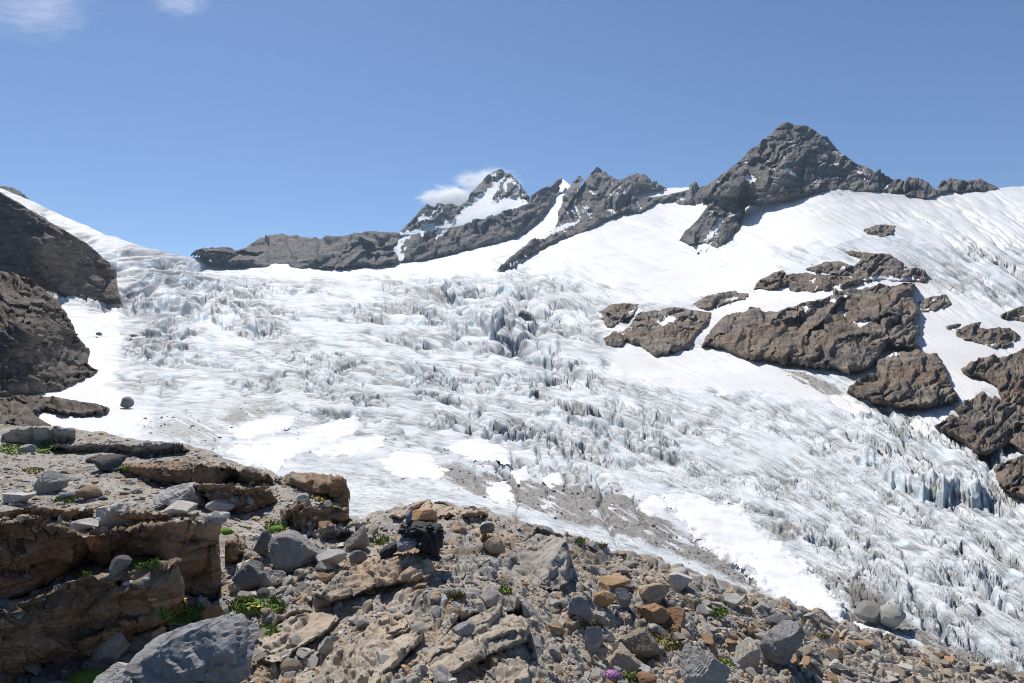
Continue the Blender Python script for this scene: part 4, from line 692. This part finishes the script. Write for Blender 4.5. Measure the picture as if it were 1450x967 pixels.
# boulders out on the ice
for lab, px, py, w, h, col in [('lone grey boulder standing on the snow at the foot of the left cliffs', 178,577,17,16,(0.2,0.2,0.2)), ('pale boulder on the dirty ice edge at the lower right', 1266,888,36,32,(0.33,0.32,0.29)), ('tiny dark rock on the snow high on the left', 140,475,8,5,DARK), ('tiny dark rock further right on the upper left snow', 189,477,10,4,DARK),('grey rock in the dirty ice left of the pale boulder', 1232,878,40,26,(.2,.195,.18))]:
    D = float(GD(np.array([px]), np.array([py]))[0]) * 0.995; V, T = stone_shape(3, px, 9, .07); a, b = w / F * D / 2, h / F * D / 2
    o = link('boulder', stone_mesh('boulder', V * np.array([a, a, b]), T, col)); o.location = ((px - CX) / F * D, D, (HY - py) / F * D + b * 0.9); tag(o, lab, 'boulder')

rnd = random.Random(8)
KIND = [('grey', GREY), ('pale grey', PALE), ('tan', TAN), ('rusty', RUST), ('dark', (0.15, 0.15, 0.15))]
SH2 = [stone_shape(3, 50 + k, 9, 0.05, .3, .75) for k in range(7)]; SH1 = [stone_shape(2, 80 + k, 7, 0.05, .3, .75) for k in range(12)]; SH0 = [stone_shape(1, 110 + k, 3, 0.12, .4, .8) for k in range(12)]
PROTO = {}
for ki, (kn, kc) in enumerate(KIND):
    for k in range(4):
        PROTO[ki, k] = stone_mesh('stone', *SH2[(ki + k * 2) % 7], tuple(c * (0.85 + 0.1 * k) for c in kc))
MARKS = [(272,940,'largest grey boulder'),(413,785,'pyramid shaped boulder'),(505,762,'pale square block'),(595,760,'backpack'),(868,950,'purple flowers'),(884,935,'tan square block'),(1112,915,'black sided boulder'),(925,872,'long rusty slab'),(925,845,'flat topped tan rock'),(822,862,'grey rubble boulder'),(765,790,'furrowed rock hump'),(997,960,'large pale bottom edge rock'),(530,805,'tan slab rib'),(520,920,'broad cracked slab'),(420,895,'smooth tan slab'),(670,905,'grey tan slab'),(71,685,'light grey terrace boulder'),(145,660,'black wedge stone'),(157,733,'wedge shaped boulder'),(170,635,'layered grey rib'),(440,690,'corner ledge over the ice'),(459,915,'pointed grey stone'),(958,880,'rusty block'),(1059,866,'orange stone by the snow'),(1058,935,'pale tan stone'),(965,826,'pale crest rock'),(840,915,'narrow grey rock'),(908,920,'dark sided rough boulder'),(249,703,'flat topped terrace boulder'),(312,720,'flat pale slab'),(357,830,'rounded dark boulder'),(694,850,'flat topped gravel stone'),(1036,900,'tan stone on gravel'),(1250,950,'right end of the rubble'),(1180,900,'crest beside the snow tongue'),(1380,960,'lower right rubble corner'),(1180,955,'bottom edge under the black boulder'),(800,960,'bottom edge by the purple flowers'),(30,660,'left edge grass clump'),(30,710,'pale long left edge stone'),(640,830,'gravel below the backpack'),(868,828,'rust slab on the crest'),(712,950,'grey bottom edge slab'),(365,865,'grass with yellow flowers')]
def crest(px): return float(pl(CREST, px))
_gx, _gy = np.meshgrid(np.arange(-45, 1500, 3.0), np.arange(590, 1015, 3.0))
SLABM = np.max([sdist(q[2], _gx, _gy) for q in LEDGES[15:21]], 0) > 4; BEDM = np.max([sdist(q, _gx, _gy) for q in BED[:6]], 0) > 6
cand = []
tries = 0
while len(cand) < 21000 and tries < 60000:
    tries += 1
    px = rnd.uniform(-40, 1490); py0 = crest(px); py = py0 + (1010 - py0) * rnd.random() ** 0.9
    if 0 < px < 315 and py > 742 and rnd.random() < 0.93: continue
    p, n = sight(px, py)
    if p is None or n is None: continue
    if n.z < 0: n = -n
    if n.z < 0.62: continue
    gi, gj = min(max(int((py - 590) / 3), 0), SLABM.shape[0] - 1), min(max(int((px + 45) / 3), 0), SLABM.shape[1] - 1)
    if SLABM[gi, gj] and rnd.random() < 0.9: continue
    if BEDM[gi, gj] and rnd.random() < 0.4: continue
    r = 0.0052 * math.sqrt(p.y / 5) * (1 - rnd.random()) ** -0.5
    r = min(r, 0.06) * (1.2 if px > 780 else 1.0)
    if px < 520 and py < 830 and rnd.random() < 0.5: r = min(r * 1.9, 0.075)
    cand.append((r * F / p.y, r, px, py, p, n))
cand.sort(key=lambda c: -c[0])
def pick():
    x = rnd.random(); return 0 if x < .32 else 1 if x < .58 else 2 if x < .79 else 3 if x < .92 else 4
def place(r, p, n):
    up = Vector((0, 0, 1)).lerp(n, 0.8).normalized(); q = up.to_track_quat('Z', 'Y').to_matrix() @ Matrix.Rotation(rnd.uniform(0, 6.28), 3, 'Z')
    s = (r * rnd.uniform(.9, 1.3), r * rnd.uniform(.65, 1.0), r * rnd.uniform(.25, .6))
    return q, s, p + up * (s[2] * 0.45)
USED = set(); V_, T_, A_, off = [], [], [], 0
for i, (pr, r, px, py, p, n) in enumerate(cand):
    k = pick(); q, s, loc = place(r, p, n)
    if i < 290:
        o = bpy.data.objects.new('stone', PROTO[k, rnd.randrange(4)]); COL.objects.link(o)
        o.matrix_world = Matrix.Translation(loc) @ q.to_4x4() @ Matrix.Diagonal((*s, 1))
        for L in sorted(MARKS, key=lambda m: (m[0] - px) ** 2 + 2 * (m[1] - py) ** 2)[:5]:
            dx, dy = px - L[0], py - L[1]
            di = ('just above' if dy < 0 else 'just below') if abs(dy) > abs(dx) * 1.2 else ('left of' if dx < 0 else 'right of') if abs(dx) > abs(dy) * 2.2 else ('up and left of' if dx < 0 and dy < 0 else 'up and right of' if dy < 0 else 'down and left of' if dx < 0 else 'down and right of')
            lb = f"{'larger' if i < 70 else 'medium' if i < 170 else 'smaller'} {KIND[k][0]} loose stone {di} the {L[2]}"
            if lb not in USED: break
        USED.add(lb)
        tag(o, lb, 'stone', 'loose stones of the foreground rubble')
    else:
        V, T = (SH1 if i < 2800 else SH0)[rnd.randrange(12)]; M = np.array(q) * np.array(s)
        V_.append(V @ M.T + np.array(loc)); T_.append(T + off); off += len(V)
        c = np.array([*KIND[k][1], 1.0]); c[:3] *= rnd.uniform(.75, 1.2); A_.append(np.tile(c, (len(V), 1)))
o = link('gravel', build_mesh('gravel', np.concatenate(V_), np.concatenate(T_), M_STONE, np.concatenate(A_), False))
tag(o, 'loose gravel and small stones strewn over the foreground', None, None, 'stuff')

V_, T_, A_, off = [], [], [], 0
rd = np.random.RandomState(21)
for q, val, w in DEBRIS:
    a = np.array(q, float); n = int(np.ptp(a[:, 0]) * np.ptp(a[:, 1]) * (0.05 if val > .5 else 0.004) * val)
    X0 = rd.uniform(a[:, 0].min() - 4, a[:, 0].max() + 4, n); Y0 = rd.uniform(a[:, 1].min() - 4, a[:, 1].max() + 4, n); ok = sdist(q, X0, Y0) > rd.uniform(-6, 6, n)
    for x, y, d in zip(X0[ok], Y0[ok], GD(X0[ok], Y0[ok])):
        r = 0.45 * d / F * (1 - rd.uniform()) ** -0.45; V, T = SH0[rd.randint(12)]; an = rd.uniform(0, 6.28); c, s_ = math.cos(an), math.sin(an)
        V = V @ np.array([[c, -s_, 0], [s_, c, 0], [0, 0, .7]]) * min(r, 2.6 * d / F) + np.array([(x - CX) / F * d, d, (HY - y) / F * d])
        V_.append(V); T_.append(T + off); off += len(V); A_.append(np.tile(np.array([*((0.20, 0.18, 0.155) if rd.uniform() < .6 else (0.10, 0.09, 0.08) if rd.uniform() < .6 else (0.33, 0.31, 0.28)), 1.0]), (len(V), 1)))
tag(link('moraine_debris', build_mesh('moraine_debris', np.concatenate(V_), np.concatenate(T_), M_STONE, np.concatenate(A_), False)), 'dark grit and stones strewn over the dirty ice', None, None, 'stuff')

# ------------------------------------------------------------------ grass, moss and flowers
M_GRASS = plain('alpine_grass', (0.09, 0.15, 0.025), 0.8, (0.20, 0.26, 0.06), 14); M_DRY = plain('dry_grass', (0.13, 0.115, 0.04), 0.85, (0.24, 0.20, 0.08), 14)
M_MOSS = plain('green_moss', (0.07, 0.14, 0.015), 0.9, (0.15, 0.24, 0.03), 60, bump=0.01); M_YEL = plain('yellow_petal', (0.85, 0.55, 0.01), 0.6, (0.9, 0.65, 0.02)); M_PUR = plain('purple_petal', (0.42, 0.14, 0.45), 0.6, (0.62, 0.28, 0.62)); M_STEM = plain('flower_stem', (0.06, 0.1, 0.02), 0.8)
def blades(name, px, py, w, h, mat, seed, count, ln=0.05, parent=None):
    r = np.random.RandomState(seed); V = []; T = []
    for _ in range(int(count * 4.5)):
        if len(T) >= count * 4.5: break
        a = r.uniform(0, 6.28); q = math.sqrt(r.uniform()); sx, sy = px + w / 2 * q * math.cos(a), py - h / 2 + h / 2 * q * math.sin(a)
        p, n = sight(sx, sy)
        if p is None: continue
        L = ln * r.uniform(.5, 1.3); d = r.normal(size=3) * .45 + np.array([0, 0, 1.0]); d /= np.linalg.norm(d); s = np.cross(d, r.normal(size=3)); s /= np.linalg.norm(s); s *= 0.0075 * max(1, p.y / 6)
        b = np.array(p); k = len(V); bend = r.normal(size=3) * .3 * L; bend[2] = -abs(bend[2])
        V += [b - s, b + s, b + d * L * .6 + s * .7, b + d * L * .6 - s * .7, b + d * L + bend * .6]; T += [(k, k + 1, k + 2), (k, k + 2, k + 3), (k + 3, k + 2, k + 4)]
    if not V: return None
    ring = []
    for q in (0.0, 0.4, 0.75, 1.0):
        row = []
        for m in range(14):
            a = m * 0.4488; k = q * (0.85 + 0.25 * math.sin(a * 3 + seed) + 0.12 * math.sin(a * 7 + seed * 2)); p, n = sight(px + w / 2 * k * math.cos(a), py - h / 2 + h / 2 * k * math.sin(a))
            row.append(None if p is None else (p.x, p.y, p.z + 0.016 * (1.05 - q) + (-.012 if q == 1 else r.uniform(0, .012))))
        ring.append(row)
    for i0 in range(3):
        for m in range(14):
            c = [ring[i0][m], ring[i0 + 1][m], ring[i0 + 1][(m + 1) % 14], ring[i0][(m + 1) % 14]]
            if None in c or max(v[1] for v in c) - min(v[1] for v in c) > 0.12 * c[0][1]: continue
            k = len(V); V += c; T.append((k, k + 1, k + 2, k + 3))
    me = bpy.data.meshes.new(name); me.from_pydata([tuple(v) for v in V], [], T); me.update(); return link(name, me, mat, parent)
GR = [('bright green grass clump at the left edge below the grey slab', 22,645,54,18,0,240),('green grass strip right of the grey stone at the upper left', 66,643,42,14,0,170),('thin grass patch below the layered grey rib', 128,641,26,7,0,60),('short grass patch in the middle of the terrace gravel', 48,672,34,9,1,60),('grass patch in front of the light grey terrace boulder', 90,714,32,9,0,90),('grass beside the black wedge stone', 170,668,26,12,0,70),
 ('sunlit grass on the low gravel ledge in front of the dark overhang', 205,807,44,14,0,140),('grass at the left end of the low gravel ledge', 115,818,26,10,0,60),('wide grass patch with a yellow flower below the rounded boulders', 365,872,84,26,0,420),('grass patch between the largest boulder and the smooth tan slab', 366,902,52,16,0,220),('shaded grass strip under the yellow flowers', 262,884,80,24,0,300),
 ('mossy green grass on the broken dark ledge', 452,712,30,16,1,90),('grass patch on the gravel above the leaning slab', 390,757,30,18,0,140),('grass beside the pale square block', 538,772,26,12,0,80),('small grass patch in gravel below the tan slab rib', 716,842,18,9,0,60),('faded grass patch in the gravel of the middle slope', 645,850,26,9,1,70),('olive tufts of grass beside the dark sided boulder', 942,925,48,34,1,260),
 ('dry grass clump below the grey rubble boulder', 840,893,36,14,1,120),('grass clump in the stones near the right crest', 1017,874,26,12,0,110),('dark flat grass patch right of the tan stone', 1062,905,40,10,1,110),('grass clump at the bottom edge right of the purple flowers', 895,966,32,14,0,110),('pale green plants between stones near the bottom edge on the right', 1030,945,36,12,0,90),('yellowish grass on the ridge behind the furrowed hump', 848,777,22,6,1,60),('grass scrap right of the furrowed hump', 822,770,14,6,0,40),('grass scrap in the gravel right of the backpack', 690,768,18,8,1,60),('grass scrap below the crest left of the backpack', 575,757,16,6,0,40),('olive grass scrap on the right slope above the black sided boulder',1165,905,20,8,1,50)]
for i, (lab, px, py, w, h, dry, cnt) in enumerate(GR):
    o = blades('grass_clump', px, py, w, h, M_DRY if dry else M_GRASS, 300 + i, cnt, 0.045 if py > 780 else 0.06)
    if o: tag(o, lab, 'grass')
for lab, px, py, w, h in [('round bright green moss cushion under the corner of the brown ledge block', 318,756,21,11), ('dark green moss mat at the bottom edge left of the largest boulder', 118,968,60,22), ('small moss cushion under the orange flat stone ledge', 250+140,752,22,10)]:
    p, n = sight(px, py - 1)
    V, T = ICO[3]; V = V * (1 + 0.1 * fbm3(V * 4 + px, 3, px))[:, None]; D = p.y
    o = link('moss_cushion', build_mesh('moss_cushion', V * np.array([w / F * D / 2, w / F * D / 2.4, h / F * D * .6]), T, M_MOSS)); o.location = p + Vector((0, .02, 0)); tag(o, lab, 'moss')
def flower(px, py, lab, k):
    p, n = sight(px, py + 6)
    if p is None: return
    e = bpy.data.objects.new('yellow_flower', None); COL.objects.link(e); e.location = p; e.empty_display_size = 0.05; tag(e, lab, 'flower', 'yellow flowers on the grass')
    hgt = max(0.03, 9 / F * p.y)
    V = []; T = []
    for j in range(4):
        a = j * 1.57; V += [(0.002 * math.cos(a), 0.002 * math.sin(a), -0.01), (0.002 * math.cos(a), 0.002 * math.sin(a), hgt)]
    T = [(0, 2, 3, 1), (2, 4, 5, 3), (4, 6, 7, 5), (6, 0, 1, 7)]
    me = bpy.data.meshes.new('stem'); me.from_pydata(V, [], T); link('stem', me, M_STEM, e)
    V = [(0, 0, hgt + .003)]; T = []; R = 0.016
    for j in range(8):
        a = j * .785; c, s = math.cos(a), math.sin(a); q = len(V)
        V += [(R * .5 * c - .006 * s, R * .5 * s + .006 * c, hgt + .006), (R * c, R * s, hgt + .010 - .008 * (k % 2)), (R * .5 * c + .006 * s, R * .5 * s - .006 * c, hgt + .006)]; T += [(0, q + 2, q + 1, q)]
    me = bpy.data.meshes.new('petals'); me.from_pydata(V, [], T); link('petals', me, M_YEL, e)
FL = [(248,852),(255,856),(262,852),(266,857),(258,848),(285,854),(292,852),(297,845)]
for k, (x, y) in enumerate(FL): flower(x, y, 'small yellow flower of the %s cluster in front of the shaded brown ledge' % ('left' if k < 5 else 'right'), k)
flower(357, 861, 'yellow flower in the sunlit grass, left one of two', 1); flower(366, 863, 'yellow flower in the sunlit grass, right one of two', 2); flower(320, 880, 'lone yellow flower beside the orange brown upright stone', 3)
def purple():
    p, n = sight(868, 958); D = p.y; r = np.random.RandomState(4); e = bpy.data.objects.new('purple_flower_cushion', None); COL.objects.link(e); e.location = p
    tag(e, 'purple flowering cushion plant beside the tan square block', 'flowers')
    V, T = ICO[3]; V = V * (1 + .08 * fbm3(V * 5, 3, 9))[:, None]; R = 13 / F * D
    link('leaf_cushion', build_mesh('leaf_cushion', V * np.array([R * .95, R * .7, R * .55]), T, M_MOSS), None, e)
    W_, Q = [], []
    for _ in range(260):
        a = r.uniform(0, 6.28); t = math.acos(r.uniform(0.0, 1)); d = np.array([math.sin(t) * math.cos(a), math.sin(t) * math.sin(a), math.cos(t)]); c = d * np.array([R, R * .75, R * .62]) * r.uniform(.95, 1.12)
        u = np.cross(d, r.normal(size=3)); u /= np.linalg.norm(u); v = np.cross(d, u); k = len(W_); s = .0055
        for j in range(5):
            b = j * 1.2566; W_.append(c + (u * math.cos(b) + v * math.sin(b)) * s)
        Q.append(tuple(range(k, k + 5)))
    me = bpy.data.meshes.new('blossoms'); me.from_pydata([tuple(v) for v in W_], [], Q); o = link('blossoms', me, M_PUR, e); o['kind'] = 'stuff'
purple()

# ------------------------------------------------------------------ backpack lying on the rocks
def backpack():
    M_BLK = plain('black_fabric', (0.012, 0.012, 0.014), 0.75, (0.03, 0.03, 0.034), 60, bump=.004); M_GRY = plain('grey_fabric', (0.16, 0.165, 0.18), 0.8, (0.24, 0.245, 0.26), 40, bump=.004); M_BLU = plain('blue_grey_fabric', (0.10, 0.12, 0.17), .8); M_BUC = plain('buckle_plastic', (0.5, 0.5, 0.5), .4)
    p, n = sight(600, 782); D = p.y; S = D / F
    e = bpy.data.objects.new('backpack', None); COL.objects.link(e); e.location = p; tag(e, 'black and grey backpack lying on the rocks below the crest', 'backpack')
    def lump(name, x, z, w, h, dep, mat, seed, sq=0.55, rot=0, y=0, rough=.1):
        V, T = ICO[5]; V = np.sign(V) * np.abs(V) ** sq; V /= np.abs(V).max()
        V = V * (1 + rough * fbm3(V * 2.2 + seed, 4, seed))[:, None]; V = V + 0.04 * ridge3(V * 3 + seed, 3, seed)[:, None] * V
        V = V * np.array([w * S / 2, dep / 2, h * S / 2]); c, s = math.cos(rot), math.sin(rot); V = np.stack([V[:, 0] * c - V[:, 2] * s, V[:, 1], V[:, 0] * s + V[:, 2] * c], -1)
        o = link(name, build_mesh(name, V, T, mat), None, e); o.location = ((x - 600) * S, y, (782 - z) * S); return o
    lump('main_compartment', 607, 766, 36, 34, .30, M_BLK, 1, .72, 0, .05, .2)
    lump('lid', 595, 753, 56, 18, .26, M_BLK, 2, .75, -.05, .05, .28); lump('bottom_panel', 578, 767, 28, 15, .24, M_GRY, 3, .7, .25, -.02, .15)
    lump('sleeping_mat', 553, 776, 26, 13, .16, M_BLK, 4, .6, .5, -.05, .06); lump('side_pocket', 617, 770, 12, 24, .16, M_BLK, 5, .5, .1, -.06, .1); lump('back_panel', 576, 737, 5, 15, .2, M_BLU, 6, .5, .03, .12, .05)
    lump('hip_belt', 610, 783, 30, 7, .12, M_BLK, 7, .6, -.35, -.06, .1); lump('buckle', 598, 763, 3.5, 2, .02, M_BUC, 8, .5, .2, -.13, .02)
    def tube(name, pts, r, mat):
        cu = bpy.data.curves.new(name, 'CURVE'); cu.dimensions = '3D'; cu.bevel_depth = r; cu.bevel_resolution = 2; sp = cu.splines.new('POLY'); sp.points.add(len(pts) - 1)
        for q, (x, z, y) in zip(sp.points, pts): q.co = ((x - 600) * S, y, (782 - z) * S, 1)
        dg = bpy.context.evaluated_depsgraph_get(); t = bpy.data.objects.new(name, cu); COL.objects.link(t); dg.update(); me = bpy.data.meshes.new_from_object(t.evaluated_get(dg)); bpy.data.objects.remove(t); link(name, me, mat, e)
    tube('shoulder_strap', [(585, 752, -.10), (580, 745, -.12), (590, 742, -.12), (605, 748, -.13), (612, 757, -.14)], .012, M_BLK); tube('shoulder_strap', [(614, 748, -.1), (621, 755, -.13), (621, 768, -.14), (613, 776, -.12)], .012, M_BLK); tube('grab_loop', [(605, 745, -.05), (610, 740, -.05), (615, 746, -.05)], .008, M_BLK)
backpack()
# ------------------------------------------------------------------ clouds
def cloud(name, lab, px, py, D, w, h, dep, dens, nscale, stretch, lo, hi, seed):
    m = bpy.data.materials.new(name + '_vapour'); m.use_nodes = True; t = m.node_tree; t.nodes.clear()
    out = t.nodes.new('ShaderNodeOutputMaterial'); v = t.nodes.new('ShaderNodeVolumePrincipled'); t.links.new(v.outputs[0], out.inputs['Volume'])
    v.inputs['Color'].default_value = (1, 1, 1, 1); v.inputs['Anisotropy'].default_value = 0.3
    tc = t.nodes.new('ShaderNodeTexCoord'); mp = t.nodes.new('ShaderNodeMapping'); mp.inputs['Scale'].default_value = stretch; mp.inputs['Location'].default_value = (seed, seed * .7, 0)
    n = t.nodes.new('ShaderNodeTexNoise'); n.inputs['Scale'].default_value = nscale; n.inputs['Detail'].default_value = 6; n.inputs['Roughness'].default_value = 0.6
    t.links.new(tc.outputs['Object'], mp.inputs[0]); t.links.new(mp.outputs[0], n.inputs['Vector'])
    ln = t.nodes.new('ShaderNodeVectorMath'); ln.operation = 'LENGTH'; t.links.new(tc.outputs['Object'], ln.inputs[0])
    fo = t.nodes.new('ShaderNodeMapRange'); fo.inputs[1].default_value = 0.25; fo.inputs[2].default_value = 1.0; fo.inputs[3].default_value = 0.0; fo.inputs[4].default_value = 0.42; t.links.new(ln.outputs['Value'], fo.inputs[0])
    sb = t.nodes.new('ShaderNodeMath'); sb.operation = 'SUBTRACT'; t.links.new(n.outputs['Fac'], sb.inputs[0]); t.links.new(fo.outputs[0], sb.inputs[1])
    mr = t.nodes.new('ShaderNodeMapRange'); mr.inputs[1].default_value = lo; mr.inputs[2].default_value = hi; mr.inputs[3].default_value = 0; mr.inputs[4].default_value = dens; t.links.new(sb.outputs[0], mr.inputs[0])
    t.links.new(mr.outputs[0], v.inputs['Density'])
    V, T = ICO[3]; o = link(name, build_mesh(name, V, T, m)); o.location = ((px - CX) / F * D, D, (HY - py) / F * D); o.scale = (w / F * D / 2, dep, h / F * D / 2); tag(o, lab, 'cloud')
cloud('cloud', 'small puffy white cloud rising behind the snow peak', 640, 281, 4300, 120, 44, 110, 0.035, 2.6, (1.4, 1, 0.9), 0.2, 0.5, 3)
cloud('cloud', 'white cloud streaming left from the top of the snow peak', 690, 256, 4300, 120, 44, 100, 0.022, 2.2, (1.2, 1, 1.1), 0.2, 0.55, 5)
cloud('cirrus_cloud', 'thin wispy cloud in the upper left corner of the sky', 50, 12, 7000, 200, 120, 300, 0.0011, 3.5, (1.0, 1, 2.2), 0.2, 0.6, 9)
cloud('cirrus_cloud', 'small wispy cloud at the top edge right of the corner cloud', 255, 2, 7000, 110, 52, 250, 0.0016, 3.0, (1.0, 1, 1.5), 0.2, 0.6, 12)
def haze():
    m = bpy.data.materials.new('thin_air'); m.use_nodes = True; t = m.node_tree; t.nodes.clear()
    out = t.nodes.new('ShaderNodeOutputMaterial'); v = t.nodes.new('ShaderNodeVolumePrincipled'); t.links.new(v.outputs[0], out.inputs['Volume'])
    v.inputs['Color'].default_value = (0.62, 0.80, 1.0, 1); v.inputs['Density'].default_value = 4.2e-5
    x0, x1, y0, y1, z0, z1 = -3300, 3300, -60, 3950, -320, 1010
    V = [(x, y, z) for x in (x0, x1) for y in (y0, y1) for z in (z0, z1)]
    tag(link('haze', build_mesh('haze', np.array(V, float), [(0, 1, 3, 2), (4, 6, 7, 5), (0, 4, 5, 1), (2, 3, 7, 6), (0, 2, 6, 4), (1, 5, 7, 3)], m, smooth=False)), 'thin pale air haze over the valley', None, None, 'stuff')
haze()
print('TRIS', sum(len(o.data.loop_triangles) if o.data.loop_triangles else sum(len(p.vertices) - 2 for p in o.data.polygons) if len(o.data.polygons) < 20000 else 2 * len(o.data.polygons) for o in SC.objects if o.type == 'MESH' and o.name not in ('x',)))
